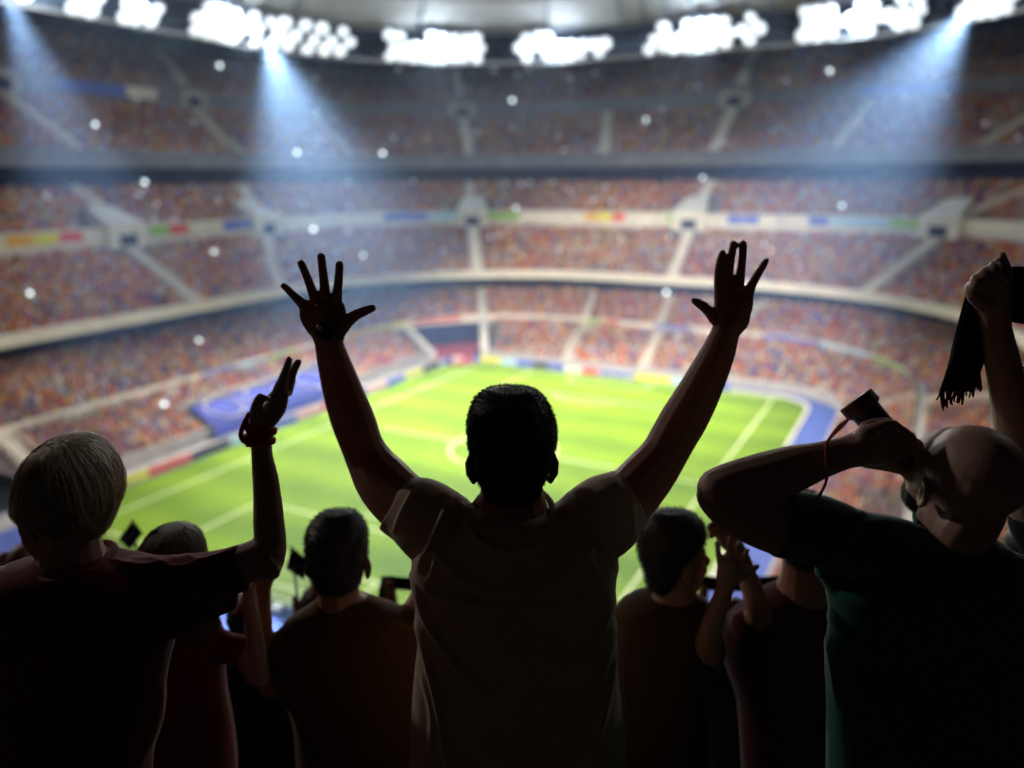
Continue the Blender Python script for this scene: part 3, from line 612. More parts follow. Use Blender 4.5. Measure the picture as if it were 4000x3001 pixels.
# ------------------------------------------------------------------ people
def W3(v): return HR*v[0]+HF*v[1]+UZ*v[2]           # (right, away, up) -> world
def cat(pts, k=4):
    """Catmull-Rom through rows of numbers"""
    p = np.array(pts, float)
    if len(p) < 3: return p
    q = np.vstack([2*p[0]-p[1], p, 2*p[-1]-p[-2]]); out = []
    for i in range(1, len(q)-2):
        for t in np.linspace(0, 1, k, endpoint=False):
            out.append(.5*((2*q[i])+(-q[i-1]+q[i+1])*t+(2*q[i-1]-5*q[i]+4*q[i+1]-q[i+2])*t*t+(-q[i-1]+3*q[i]-3*q[i+1]+q[i+2])*t**3))
    out.append(p[-1]); return np.array(out)
def limb(mb, pts, flat=.92, seg=14, k=4, mi=0, cap=True):
    """pts: (u, v, Y, radius in px); a tapering limb through them"""
    p = cat(pts, k); X = np.array([P(a[0], a[1], a[2]) for a in p]); R = np.array([a[3]*mpp(a[0], a[1], a[2]) for a in p])
    mb.tube(X, np.maximum(R, .002), seg, side=None if len(p) < 2 else tuple(np.cross((X[-1]-X[0]), fw)+1e-6), flat=flat, mi=mi, cap=cap)
def loft(mb, rows, Y, k=4, seg=40, shrink=0, ex=2.3, mi=0):
    """rows: (v, uL, uR, half depth m[, dY]); closed body of superelliptic rings"""
    rows = [tuple(r)+(0,)*(5-len(r)) for r in rows]; p = cat(rows, k); rings = []; th = np.linspace(0, 2*math.pi, seg, endpoint=False)
    cx_ = np.sign(np.cos(th))*abs(np.cos(th))**(2/ex); sy_ = np.sign(np.sin(th))*abs(np.sin(th))**(2/ex)
    for v, a, b_, d, dy in p:
        A = P(a, v, Y+dy); B = P(b_, v, Y+dy); c = (A+B)/2; h = np.linalg.norm(B-A)/2-shrink; d = max(d-shrink, .004); tn = ((c-CAM)@HR)/((c-CAM)@HF); h = max(math.sqrt(max(h*h-(d*tn)**2, (.55*h)**2)), .004)
        rings.append(c+h*cx_[:, None]*HR+d*sy_[:, None]*HF)
    K = len(rings); V = np.concatenate(rings+[[rings[0].mean(0)], [rings[-1].mean(0)]]); F = []
    for i in range(K-1):
        for j in range(seg): F.append((i*seg+j, (i+1)*seg+j, (i+1)*seg+(j+1)%seg, i*seg+(j+1)%seg))
    for j in range(seg): F.append((K*seg, j, (j+1)%seg)); F.append((K*seg+1, (K-1)*seg+(j+1)%seg, (K-1)*seg+j))
    mb.add(V, F, mi); return np.array(rings)
def head(mb, c, F, U, s=1.0, beard=False, ears=True, mouth=0):
    """a head in its own frame: c = centre between the ears"""
    F = np.array(F, float); F /= np.linalg.norm(F); U = np.array(U, float); U -= F*(U@F); U /= np.linalg.norm(U); R = np.cross(F, U)
    A = (R, F, U); q = lambda x, y, z: c+(R*x+F*y+U*z)*s; e = lambda p, r: mb.ell(q(*p), [k*s for k in r], A, 20, 14)
    e((0,-.018,.040), (.076,.094,.088)); e((0,.020,.020), (.070,.078,.085)); e((0,.034,-.035), (.060,.062,.080)); e((0,.046,-.082), (.046,.044,.036)); e((0,.078,-.098), (.020,.018,.018))
    mb.tube([q(0,.096,.022), q(0,.108,.0), q(0,.122,-.020)], [.008*s,.010*s,.013*s], 10); e((-.012,.108,-.024), (.010,.012,.009)); e((.012,.108,-.024), (.010,.012,.009))
    mb.tube([q(-.048,.072,.030), q(-.02,.090,.034), q(.02,.090,.034), q(.048,.072,.030)], .011*s, 8)
    z0 = -.056; mb.tube([q(-.024,.088,z0), q(0,.101,z0+.002), q(.024,.088,z0)], .008*s, 8); mb.tube([q(-.022,.086,z0-.013-mouth), q(0,.099,z0-.014-mouth), q(.022,.086,z0-.013-mouth)], .009*s, 8)
    for sg in (-1, 1):
        e((sg*.042,.066,-.018), (.024,.024,.022))
        if ears:
            mb.tube([q(sg*.072,.012,-.030), q(sg*.080,-.004,-.034), q(sg*.089,-.016,-.012), q(sg*.091,-.016,.012), q(sg*.084,-.004,.026), q(sg*.074,.010,.018)], .0065*s, 8)
            mb.ell(q(sg*.080,-.004,-.003), (.006*s,.016*s,.026*s), (R, F, U), 10, 8)
    return q, A
def eyes(parent, q, s):
    for sg in (-1, 1): obj('eye', MB().ell(q(sg*.031,.072,.008), (.011*s,)*3, seg=12, rg=8).mesh('eye', [M['eye']]), parent)
def legs(parent, uc, v0, Y, feet=.16, wd=.17, hipw=.17, m='jeans'):
    """trousers and shoes from the hips down to the terrace"""
    H_ = P(uc, v0, Y); g_ = gz(Y); mb = MB(); ms = MB()
    mb.tube([H_+[0,0,.05], H_-[0,0,.12]], [hipw*.95, hipw], 20, side=tuple(HR), flat=.7)
    for s in (-1, 1):
        a = H_+HR*s*.09-[0,0,.1]; f = H_+HR*s*feet-[0,0,H_[2]-g_]; kn = (a+f)/2+HF*.03
        mb.tube(cat([a, kn, f+[0,0,.10]]), np.linspace(.10,.055,9), 12)
        fb = f+[0,0,.045]; sh = MB(); sh.tube([fb-HF*.09, fb+HF*.02, fb+HF*.15], [.045,.05,.042], 10, side=tuple(HR), flat=.85); obj('shoe', sh.mesh('shoe', [M['shoe']]), parent)
    remesh(mb, 'trousers', [M[m]], parent, .012, 3)
def folds(F, noise=.0022, seed=0):
    """cloth folds as real relief: F = [(polyline px, height m, width px)]"""
    def fn(co, nr):
        uv, z = proj(co); d = np.zeros(len(co)); face = (nr@-fw) > -.25
        for pl, amp, wd in F:
            pl = cat(np.array(pl, float), 6); best = np.full(len(co), 1e9); tt = np.zeros(len(co))
            for i in range(len(pl)-1):
                a, b_ = pl[i], pl[i+1]; ab = b_-a; t = np.clip(((uv-a)@ab)/(ab@ab), 0, 1); dd = np.linalg.norm(uv-(a+t[:, None]*ab), axis=1); m = dd < best; best[m] = dd[m]; tt[m] = (i+t[m])/(len(pl)-1)
            d += amp*np.exp(-(best/wd)**2)*np.sin(np.clip(tt, .02, .98)*math.pi)**.5*face
        x = co*[9,9,3.2]+seed; d += noise*(np.sin(x[:, 0]*2.1+1.7*np.sin(x[:, 2]*2.3+seed))+np.sin(x[:, 1]*2.9+2*np.sin(x[:, 2]*1.7+1))+.6*np.sin(x[:, 2]*4.1+2.2*np.sin(x[:, 0]*1.9)))
        return nr*d[:, None]
    return fn
def person(label, Y, uc, vc=1600, group=None):
    p = P(uc, vc, Y); return thing('person', label, 'person', (p[0], p[1], gz(Y)), group)
def strands(rings_, n, r, m, name, parent, th_rng=(0, 2*math.pi), s_rng=(0, 1), jit=.003, seg=3, curl=0., k=9, extra=None):
    """hair strands running down over a lofted shell"""
    R = np.asarray(rings_); K, Q = R.shape[:2]; cen = R.mean(1); V = []; F = []; nb = 0
    for i in range(n):
        th = RNG.uniform(*th_rng); a = s_rng[0]+RNG.uniform(0, .25)*(s_rng[1]-s_rng[0]); b_ = s_rng[1]-RNG.uniform(0, .12)*(s_rng[1]-s_rng[0]); o_ = abs(RNG.normal(0, jit)); w_ = RNG.uniform(-1, 1)*curl; pts = []
        for t in np.linspace(0, 1, k):
            s_ = (a+(b_-a)*t)*(K-1); i0 = int(min(s_, K-2)); f = s_-i0; q = ((th+w_*t*t)/(2*math.pi)*Q) % Q; j0 = int(q); g_ = q-j0; j1 = (j0+1) % Q
            X = (1-f)*((1-g_)*R[i0, j0]+g_*R[i0, j1])+f*((1-g_)*R[i0+1, j0]+g_*R[i0+1, j1]); c = cen[i0]*(1-f)+cen[i0+1]*f; d = X-c; d /= np.linalg.norm(d)+1e-9
            pts.append(X+d*(o_+.0006+.002*t*t))
        pts = np.array(pts); T = np.gradient(pts, axis=0); T /= np.linalg.norm(T, axis=1)[:, None]+1e-9; n1 = np.cross(T, [.2,.3,.9]); n1 /= np.linalg.norm(n1, axis=1)[:, None]+1e-9; n2 = np.cross(T, n1)
        rr = r*np.linspace(1, .25, k)[:, None]
        for q in range(seg): V.append(pts+rr*(math.cos(q*2*math.pi/seg)*n1+math.sin(q*2*math.pi/seg)*n2))
        for q in range(seg):
            q2 = (q+1) % seg
            for t in range(k-1): F.append((nb+q*k+t, nb+q2*k+t, nb+q2*k+t+1, nb+q*k+t+1))
        nb += seg*k
    me = bpy.data.meshes.new(name); me.from_pydata(np.concatenate(V).tolist(), [], F); me.materials.append(m); me.polygons.foreach_set('use_smooth', [True]*len(F)); me.update()
    return obj(name, me, parent)
def tufts(mb, surf, n, ln_, r, flow, mi=0):
    """short hair: thin tapering spikes leaning along the flow; surf = (points, normals)"""
    Pn, Nn = surf; idx = RNG.integers(0, len(Pn), n)
    for i in idx:
        p = Pn[i]; nn = Nn[i]; f = flow(p, nn); d = nn*RNG.uniform(.25,.6)+f+RNG.normal(0, .22, 3); d /= np.linalg.norm(d); L = ln_*RNG.uniform(.6, 1.3)
        a = np.cross(d, [.3,.2,.9]); a /= np.linalg.norm(a); b_ = np.cross(d, a); p0 = p-nn*.002
        mb.add([p0+a*r, p0-a*r*.5+b_*r*.87, p0-a*r*.5-b_*r*.87, p0+d*L*.6+nn*L*.05, p0+d*L], [(0,1,3),(1,2,3),(2,0,3),(0,3,4),(1,3,4),(2,3,4)], mi)
def surf_of(o):
    me = o.data; N = len(me.vertices); co = np.empty(N*3); me.vertices.foreach_get('co', co); nr = np.empty(N*3); me.vertex_normals.foreach_get('vector', nr); return co.reshape(-1, 3), nr.reshape(-1, 3)
UPc = np.array([0,0,1.0])

# ===== the man in the middle, both arms raised
Y = 1.72
T_ = person('central man in a khaki t-shirt with both arms raised wide and a wristwatch', Y, 1110)
body = MB(); hc = P(1106, 1006, Y); q, A_ = head(body, hc, HF+UPc*.02, UPc, 1.13)
limb(body, [(1106,1000,Y+.02,56),(1106,1050,Y+.01,66),(1107,1105,Y,78),(1108,1150,Y,100)], flat=.85)
Lr = [(985,1150,Y,62),(930,1120,Y+.03,62),(872,1086,Y+.08,64),(828,1040,Y+.13,61),(800,998,Y+.16,51),(782,962,Y+.17,46),(765,915,Y+.17,47.5),(747,865,Y+.16,44.5),(731,815,Y+.15,39.5),(719,775,Y+.14,34.5),(711,742,Y+.13,31),(705,718,Y+.13,33)]
limb(body, Lr, flat=.9, k=5)
Yh = Y+.13                                           # left hand, spread
for a in ([(702,722,Yh,30),(672,682,Yh,16),(660,658,Yh,13)], [(704,722,Yh,28),(688,680,Yh,17),(680,640,Yh,12)], [(706,722,Yh,28),(703,680,Yh,17),(702,638,Yh,12)], [(712,722,Yh,28),(722,680,Yh,17),(727,642,Yh,12.5)], [(700,700,Yh,34),(703,672,Yh,34)],
          [(725,722,Yh,20),(744,700,Yh-.01,17),(764,684,Yh-.02,12.5),(788,672,Yh-.03,10.5),(806,665.5,Yh-.03,8.5)],
          [(660,662,Yh,13),(648,651,Yh,11),(634,638,Yh,9),(620,624,Yh,8),(612,617,Yh,7.3)],
          [(680,643,Yh,12),(672,622,Yh,10.5),(663,598,Yh,9.5),(655,578,Yh,9),(650,568,Yh,8.7)],
          [(702,640,Yh,12),(701,616,Yh,11),(698,590,Yh,10),(695,564,Yh,9.5),(693.5,553,Yh,9.2)],
          [(727,645,Yh,12.5),(730,620,Yh,10.5),(732,596,Yh,9.5),(733,578,Yh,9),(733,570,Yh,8.8)],
          [(655,668,Yh,9),(661,690,Yh,12),(676,715,Yh,12)], [(735,660,Yh,10),(739,690,Yh,14)]): limb(body, a, flat=.8, seg=12)
Rr = [(1225,1155,Y,62),(1290,1125,Y+.03,62),(1352,1080,Y+.08,62),(1398,1030,Y+.13,58),(1432,985,Y+.16,51.5),(1452,950,Y+.17,50.5),(1478,905,Y+.17,51),(1506,855,Y+.16,47),(1532,803,Y+.15,42),(1553,757,Y+.14,36),(1567,718,Y+.13,30.5),(1574,695,Y+.13,31)]
limb(body, Rr, flat=.9, k=5)
for a in ([(1572,705,Yh,30),(1560,660,Yh,18),(1554,625,Yh,12)], [(1576,705,Yh,30),(1576,660,Yh,18),(1577,615,Yh,12)], [(1580,705,Yh,29),(1592,660,Yh,19),(1596,618,Yh,12)], [(1588,700,Yh,24),(1608,665,Yh,18),(1615,635,Yh,13)], [(1582,690,Yh+.01,38),(1590,655,Yh+.01,36)],
          [(1554,628,Yh,12),(1553,600,Yh,11),(1555,575,Yh,10.5),(1559,555,Yh,9),(1561,546,Yh,7.5)],
          [(1577,618,Yh+.005,11.5),(1575,590,Yh,10),(1579,560,Yh,9),(1583,538,Yh,8.8),(1585,527,Yh,8.5)],
          [(1597,620,Yh-.005,11.5),(1600,590,Yh,10),(1603.5,560,Yh,9),(1605,538,Yh,8.8),(1605,526,Yh,8.3)],
          [(1615,638,Yh,12.5),(1624,615,Yh,10.5),(1636,594,Yh,9),(1649,573,Yh,8),(1656,562,Yh,6)],
          [(1565,700,Yh,18),(1545,688,Yh,15),(1532,674,Yh,12),(1518,661,Yh,11),(1505,653,Yh,9),(1498,650,Yh,6.5)]): limb(body, a, flat=.85, seg=12)
TR = [(1088,1062,1150,.05),(1098,1025,1190,.075),(1112,985,1228,.095),(1145,938,1285,.115),(1190,897,1328,.12),(1242,893,1331,.12),(1300,899,1327,.118),(1370,904,1331,.115),(1432,899,1337,.113),(1562,886,1347,.118),(1680,880,1351,.122),(1790,880,1352,.12)]
loft(body, TR, Y, shrink=.014)
remesh(body, 'body', [M['skin']], T_, .0030, 3)
sh = MB(); loft(sh, TR, Y)
limb(sh, [(1000,1165,Y,70),(955,1137,Y+.02,80),(912,1112,Y+.05,81),(876,1096,Y+.075,72),(868,1090,Y+.08,73)], flat=.95, cap=False, seg=24); limb(sh, [(1215,1165,Y,70),(1262,1137,Y+.02,80),(1310,1106,Y+.05,80),(1346,1083,Y+.075,69),(1356,1077,Y+.08,70)], flat=.95, cap=False, seg=24)
limb(sh, [(905,1180,Y,30),(880,1150,Y+.02,34),(868,1130,Y+.05,36)]); limb(sh, [(1325,1175,Y,30),(1345,1150,Y+.02,34),(1358,1120,Y+.05,32)])
FB = [([(850,1150),(872,1100),(905,1042)],.004,5),([(1368,1150),(1362,1090),(1335,1030)],.004,5),([(975,1078),(945,1140),(905,1230)],.009,9),([(1005,1085),(965,1150),(930,1250)],.006,9),([(1230,1072),(1275,1130),(1330,1225)],.009,9),([(1200,1090),(1245,1150),(1290,1240)],.006,9),
      ([(893,1240),(960,1290),(1100,1312)],.009,9),([(1330,1235),(1260,1290),(1130,1312)],.007,9),([(893,1245),(925,1340),(990,1440),(1050,1500)],.010,9),([(898,1330),(925,1420),(955,1560),(965,1660)],.011,9),([(1328,1290),(1290,1370),(1215,1440)],.009,10),([(1330,1340),(1300,1450),(1240,1560)],.009,10),([(1330,1390),(1318,1480),(1290,1600)],.007,8),
      ([(1000,1100),(1040,1170),(1105,1190),(1165,1170),(1210,1095)],.007,9),([(935,1180),(1010,1260),(1110,1280)],.006,12),([(1285,1175),(1210,1250),(1120,1275)],.006,12),([(912,1460),(935,1540),(930,1640)],.006,8)]
so = remesh(sh, 'shirt', [M['shirt_b']], T_, .0045, 4, folds([(a, b*1.7, c*.85) for a, b, c in FB], .0024, 2))
cl = MB(); pts = [P(u, v, Y)+HF*d for u, v, d in ((1020,1096,0),(1040,1118,-.07),(1075,1140,-.10),(1107,1148,-.108),(1140,1140,-.10),(1172,1118,-.07),(1193,1094,0),(1165,1085,.07),(1107,1082,.09),(1050,1086,.07))]
cl.tube(cat(pts+[pts[0]], 4), .0075, 8, cap=False); part('collar', cl, M['shirt_b'], T_, True)
hr = MB(); B_ = [(842,1062,1146,.03,-.01),(850,1040,1162,.07,-.01),(868,1022,1180,.10,-.01),(895,1012,1194,.122,-.01),(925,1009,1202,.130,-.01),(955,1012,1201,.130,-.012),(985,1020,1193,.122,-.018),(1015,1027,1184,.105,-.034),(1045,1038,1173,.082,-.045),(1072,1050,1162,.060,-.052)]
rg_ = loft(hr, B_, Y, ex=2.05)
ho = remesh(hr, 'hair', [M['hair']], T_, .004, 3, lambda co, nr: nr*(.0009*np.sin(co@[70,50,90.]+2*np.sin(co@[40,90,-30.])))[:, None])
pp, nn_ = surf_of(ho); tf = MB(); tf.v.append(pp); tf.n = len(pp); tf.f = [tuple(p.vertices) for p in ho.data.polygons]; tf.m = [0]*len(tf.f)
tufts(tf, (pp, nn_), 16000, .011, .0006, lambda p, n_: (-UPc-n_*(-UPc@n_))*.8+HR*(.35 if p[2] > CZ-.36 else 0))
ho.data = tf.mesh('hair', [M['hair']])
wt = thing('wristwatch', 'black wristwatch on the raised left wrist of the central man', 'watch', P(707,720,Yh))
wm = MB(); c = P(705,716,Yh-.036); part('watch_case', MB().tube([c+fw*.006, c-fw*.006], .024, 28, cap=False), M['rubber'], wt, True)
part('bezel', MB().tube([c-fw*.006+.0215*(rt*math.cos(a)+up*math.sin(a)) for a in np.linspace(0, 2*math.pi, 33)], .0028, 6, cap=False), M['steel'], wt, True)
st_ = [P(708,722,Yh)+rt*.0375*math.cos(a)*1.0+fw*.033*math.sin(a)-up*(.004*math.cos(a)) for a in np.linspace(0, 2*math.pi, 41)]
sm_ = MB()
for i in range(40): sm_.box((st_[i]+st_[i+1])/2, (np.linalg.norm(st_[i+1]-st_[i])*1.15, .021, .004), ((st_[i+1]-st_[i])/np.linalg.norm(st_[i+1]-st_[i]), up, np.cross((st_[i+1]-st_[i])/np.linalg.norm(st_[i+1]-st_[i]), up)))
part('strap', sm_, M['rubber'], wt)
eyes(T_, q, 1.13); legs(T_, 1115, 1800, Y)

# ===== blonde woman at the left
Y = 1.46
T_ = person('blonde woman in a crimson t-shirt with a hoop earring, one hand raised', Y, 150)
body = MB(); Fa = W3((-.86,.50,-.12)); Ua = W3((-.10,-.05,1.0)); hc = P(140, 1098, Y); q, A_ = head(body, hc, Fa, Ua, .93)
limb(body, [(150,1110,Y,62),(152,1160,Y,62),(156,1205,Y,70),(165,1250,Y,95)], flat=.9)
limb(body, [(66,1112,Y-.01,26),(67,1142,Y-.01,25),(84,1172,Y,26),(104,1198,Y+.01,28),(112,1230,Y+.01,30)])
arm = [(330,1270,Y,50),(430,1248,Y,46),(520,1221,Y+.01,44),(572,1198,Y+.02,42),(583,1170,Y+.03,35.5),(581,1130,Y+.03,33.5),(578,1080,Y+.04,30.5),(573,1030,Y+.04,27.5),(567,990,Y+.04,23.5),(564,955,Y+.04,23),(565,925,Y+.04,27)]
limb(body, arm, k=5); limb(body, [(578,1215,Y+.01,40),(590,1205,Y+.02,27)]); Yh = Y+.04
for a in ([(563,925,Yh,27),(569,903,Yh,28),(586,882,Yh,20),(600,862,Yh,16)], [(585,905,Yh,18),(602,878,Yh,18),(610,850,Yh,15)], [(592,872,Yh,14),(599,852,Yh,14),(608,828,Yh,13)],
          [(556,908,Yh-.02,18),(553,893,Yh-.03,14.5),(555,877,Yh-.03,12.5),(560,864,Yh-.03,11.5),(564,857,Yh-.03,10)],
          [(606,842,Yh,13),(613,815,Yh-.01,11),(619,795,Yh-.01,9),(625,776,Yh-.01,8.2)], [(618,845,Yh+.01,12),(628,815,Yh+.01,11),(638,792,Yh+.01,9.5),(645,781,Yh+.01,8)],
          [(622,850,Yh+.02,10),(629,830,Yh+.02,9),(633,812,Yh+.02,8)],[(580,862,Yh-.03,7),(584,852,Yh+.01,5),(592,843,Yh+.03,3.4)]): limb(body, a, flat=.85, seg=12)
TA = [(1196,100,215,.05),(1212,60,262,.07),(1226,0,330,.09),(1250,-50,385,.105),(1290,-62,392,.115),(1340,-64,388,.118),(1390,-60,384,.118),(1464,-52,369,.115),(1566,-50,357,.118),(1660,-60,340,.125),(1800,-70,340,.13)]
loft(body, TA, Y, shrink=.014); limb(body, [(10,1270,Y,50),(-60,1340,Y-.02,46),(-85,1450,Y+.05,38),(-60,1560,Y+.15,30),(-30,1600,Y+.2,26)])
remesh(body, 'body', [M['skinp']], T_, .0034, 5)
sh = MB(); loft(sh, TA, Y); limb(sh, [(290,1262,Y,62),(360,1255,Y,56),(430,1248,Y,56),(490,1236,Y+.005,52),(530,1226,Y+.01,50)], flat=.9, cap=False, seg=24); limb(sh, [(330,1330,Y,60),(400,1320,Y,50),(455,1295,Y,42),(492,1285,Y+.01,38)], flat=.6)
limb(sh, [(30,1268,Y,46),(-30,1310,Y,52),(-80,1400,Y,50)])
so = remesh(sh, 'shirt', [M['shirt_a']], T_, .0045, 4, folds([([(330,1205),(380,1225),(470,1200)],.006,7),([(400,1195),(440,1210),(520,1180)],.006,6),([(384,1391),(430,1340),(480,1250)],.008,9),([(430,1350),(470,1290),(490,1220)],.007,8),([(384,1391),(372,1470),(345,1600)],.008,8),([(235,1208),(300,1222),(360,1212)],.005,6),([(352,1480),(335,1560),(300,1660)],.008,9)], .0016, 5))
cl = MB(); pts = [P(u, v, Y)+HF*d for u, v, d in ((84,1222,.0),(110,1218,-.05),(160,1214,-.085),(205,1208,-.07),(238,1212,-.01),(215,1206,.06),(150,1215,.09),(100,1224,.06))]
cl.tube(cat(pts+[pts[0]], 4), .006, 8, cap=False); part('collar', cl, M['shirt_a'], T_, True)
hr = MB(); rg_ = loft(hr, [(949,112,152,.02),(954,90,180,.055),(966,66,212,.085),(990,48,240,.104),(1028,35,264,.113),(1064,31,270,.115),(1082,36,268,.110,0),(1096,50,262,.098,-.008),(1109,80,255,.086,-.012),(1122,100,247,.072,-.014),(1136,136,239,.054,-.016),(1150,192,228,.024,-.02)], Y, k=5, ex=2.1)
hs_ = remesh(hr, 'hair', [M['blond']], T_, .0045, 3, lambda co, nr: nr*(.0025*np.sin(np.arctan2(co[:, 1]-P(150,1040,Y)[1], co[:, 0]-P(150,1040,Y)[0])*34))[:, None])
so2 = strands(rg_, 5200, .0007, M['blond'], 'hair_strands', hs_, jit=.0035, s_rng=(.02, 1.04), curl=.5, k=9)
ear = thing('hoop_earring', 'thin gold hoop earring on the blonde woman', 'earring', P(82,1137,Y))
hp = P(80,1167,Y-.095); part('hoop', MB().tube([hp+(rt*21.5*math.cos(a)-up*30*math.sin(a)-rt*5*math.sin(a)*-1)*mpp(82,1167,Y)+fw*.012*math.cos(a) for a in np.linspace(0, 2*math.pi, 49)], .0017, 6, cap=False), M['gold'], ear, True)
part('stud', MB().ell(P(78,1136,Y-.09), (.003,)*3, seg=10, rg=8), M['gold'], ear, True)
br = thing('ribbon_bracelet', 'red ribbon tied round the raised wrist of the blonde woman', 'bracelet', P(562,935,Yh))
bm = MB()
for k_, (v_, rr_, tilt) in enumerate(((914,31,.25),(926,32,-.1),(938,31,.15),(950,29,-.05),(957,27,.08))):
    pts = [P(562+(.5 if k_ % 2 else 0), v_, Yh)+(rt*rr_*math.cos(a)+up*tilt*rr_*math.cos(a))*mpp(562,930,Yh)+fw*.027*math.sin(a) for a in np.linspace(0, 2*math.pi, 33)]
    bm.tube(pts, .0068, 8, cap=False, flat=.6)
bo = remesh(bm, 'wrapped_band', [M['bracelet']], br, .0022, 2); 
bt = MB(); limb(bt, [(537,893,Yh-.03,3.5),(527,915,Yh-.035,5),(520,938,Yh-.035,5.5),(527,952,Yh-.035,6.5),(545,957,Yh-.035,7)], seg=8); limb(bt, [(537,895,Yh-.03,3),(533,918,Yh-.035,4),(537,940,Yh-.035,4.5),(529,950,Yh-.03,6)], seg=8); part('knot', bt, M['bracelet'], br, True)
eyes(T_, q, 1.0); legs(T_, 150, 1800, Y)

# ===== bald bearded man blowing a horn
Y = 1.50
T_ = person('bald bearded man in a dark green shirt blowing a horn, elbow raised', Y, 2030)
body = MB(); Fc = W3((-.32,.87,.36)); Uc = W3((-.04,-.38,.92)); hc = P(2066, 1040, Y); q, A_ = head(body, hc, Fc, Uc, 1.03, ears=True)
body.ell(q(.002,-.028,.050), (.085*1.03,.096*1.03,.090*1.03), A_, 24, 16)
limb(body, [(2140,1062,Y-.04,46),(2112,1108,Y-.045,56),(2082,1150,Y-.04,62)])
limb(body, [(2085,1070,Y,66),(2072,1120,Y,74),(2062,1165,Y,78),(2055,1220,Y,110)], flat=.95); limb(body, [(2010,1110,Y+.02,28),(2005,1140,Y+.02,30)])
limb(body, [(1850,1190,Y,62),(1760,1158,Y,64),(1675,1128,Y,69),(1600,1095,Y-.01,66),(1560,1070,Y-.02,56),(1553,1055,Y-.02,49)], k=5)
limb(body, [(1551,1056,Y-.02,47),(1580,1050,Y-.02,52),(1650,1034,Y-.01,57),(1710,1014,Y,52),(1770,995,Y+.01,41),(1820,980,Y+.02,36),(1850,972,Y+.02,38)], k=5)
Yh = Y+.02
for a in ([(1850,970,Yh,38),(1885,962,Yh,46),(1925,962,Yh,42)], [(1875,985,Yh+.02,28),(1920,1000,Yh+.03,20),(1950,1015,Yh+.04,12)], [(1870,942,Yh-.01,24),(1905,925,Yh-.01,18),(1932,922,Yh-.01,15),(1940,940,Yh-.03,14)], [(1900,945,Yh-.02,22),(1935,936,Yh-.02,17),(1952,936,Yh-.02,14),(1952,955,Yh-.03,13)],
          [(1910,960,Yh-.02,22),(1945,950,Yh-.02,18),(1967,945,Yh-.02,14),(1966,965,Yh-.03,13)], [(1915,975,Yh-.02,20),(1950,968,Yh-.02,18),(1980,960,Yh-.02,14),(1985,978,Yh-.02,12)], [(1870,925,Yh+.02,16),(1893,916,Yh+.03,14),(1915,913,Yh+.04,12)]): limb(body, a, seg=12)
TC = [(1150,1990,2130,.07),(1172,1930,2170,.09),(1200,1870,2215,.105),(1240,1800,2255,.115),(1275,1778,2280,.12),(1317,1784,2290,.12),(1365,1784,2295,.12),(1416,1778,2300,.122),(1461,1777,2300,.125),(1537,1780,2300,.13),(1660,1781,2300,.135),(1800,1781,2300,.135)]
loft(body, TC, Y, shrink=.014)
limb(body, [(2190,1265,Y,56),(2265,1330,Y,50),(2300,1450,Y,44),(2280,1560,Y+.08,34),(2230,1640,Y+.14,30)])
remesh(body, 'body', [M['skinp']], T_, .0034, 5)
sh = MB(); loft(sh, TC, Y); limb(sh, [(2000,1215,Y,75),(1920,1185,Y,76),(1850,1172,Y,72),(1780,1150,Y,76),(1722,1136,Y,73),(1682,1128,Y,73)], flat=.95, k=5, cap=False, seg=24)
limb(sh, [(1985,1175,Y,40),(1930,1165,Y,32)]); limb(sh, [(2140,1215,Y,42),(2200,1255,Y,54),(2265,1320,Y,58),(2290,1400,Y,58)]); limb(sh, [(1830,1260,Y,48),(1790,1225,Y,30)])
so = remesh(sh, 'shirt', [M['shirt_c']], T_, .0045, 4, folds([([(1862,1103),(1840,1150),(1820,1230)],.007,7),([(1905,1128),(1850,1140),(1790,1210)],.006,8),([(1782,1317),(1830,1375),(1920,1430)],.007,9),([(1783,1365),(1800,1440),(1810,1520)],.008,9),([(1760,1240),(1810,1225),(1860,1180)],.006,8),([(2150,1185),(2165,1215),(2168,1260)],.006,6)], .0018, 9))
cl = MB(); pts = [P(u, v, Y)+HF*d for u, v, d in ((1982,1137,.0),(2010,1160,-.06),(2060,1178,-.09),(2110,1182,-.07),(2137,1174,-.0),(2110,1150,.06),(2050,1135,.08),(2005,1130,.05))]
cl.tube(cat(pts+[pts[0]], 4), .007, 8, cap=False); part('collar', cl, M['shirt_c'], T_, True)
bd = MB(); e_ = lambda p, r: bd.ell(q(*p), [k*1.03 for k in r], A_, 16, 12)
e_((0,.047,-.084), (.051,.050,.041)); e_((0,.079,-.099), (.025,.023,.023)); e_((-.046,.038,-.072), (.014,.024,.026)); e_((.046,.038,-.072), (.014,.024,.026)); bd.tube(cat([q(-.030,.090,-.045), q(0,.104,-.042), q(.030,.090,-.045)]), .008, 8)
bo_ = remesh(bd, 'beard', [M['hair']], T_, .004, 2); pp, nn_ = surf_of(bo_); tf = MB(); tf.v.append(pp); tf.n = len(pp); tf.f = [tuple(p.vertices) for p in bo_.data.polygons]; tf.m = [0]*len(tf.f)
tufts(tf, (pp, nn_), 4500, .007, .0005, lambda p, n_: Fc*.2-UPc*.3); bo_.data = tf.mesh('beard', [M['hair']])
eyes(T_, q, 1.06); legs(T_, 2040, 1800, Y)
hn = thing('hand_horn', 'navy horn with brown flared rim held to the bald man\'s mouth', 'horn', P(1856,874,Y+.05))
a0, a1 = P(1855,872,Y+.11), P(1972,1005,Y+.04); ax = (a1-a0)/np.linalg.norm(a1-a0); Lh = np.linalg.norm(a1-a0)
px = mpp(1856,874,Y)
part('tube', MB().tube([a0+ax*Lh*t for t in (.08,.20,.40,.62,.82,.93,1.0)], [35*px,34*px,33*px,29*px,18*px,12*px,14*px], 36, cap=False), M['horn'], hn)
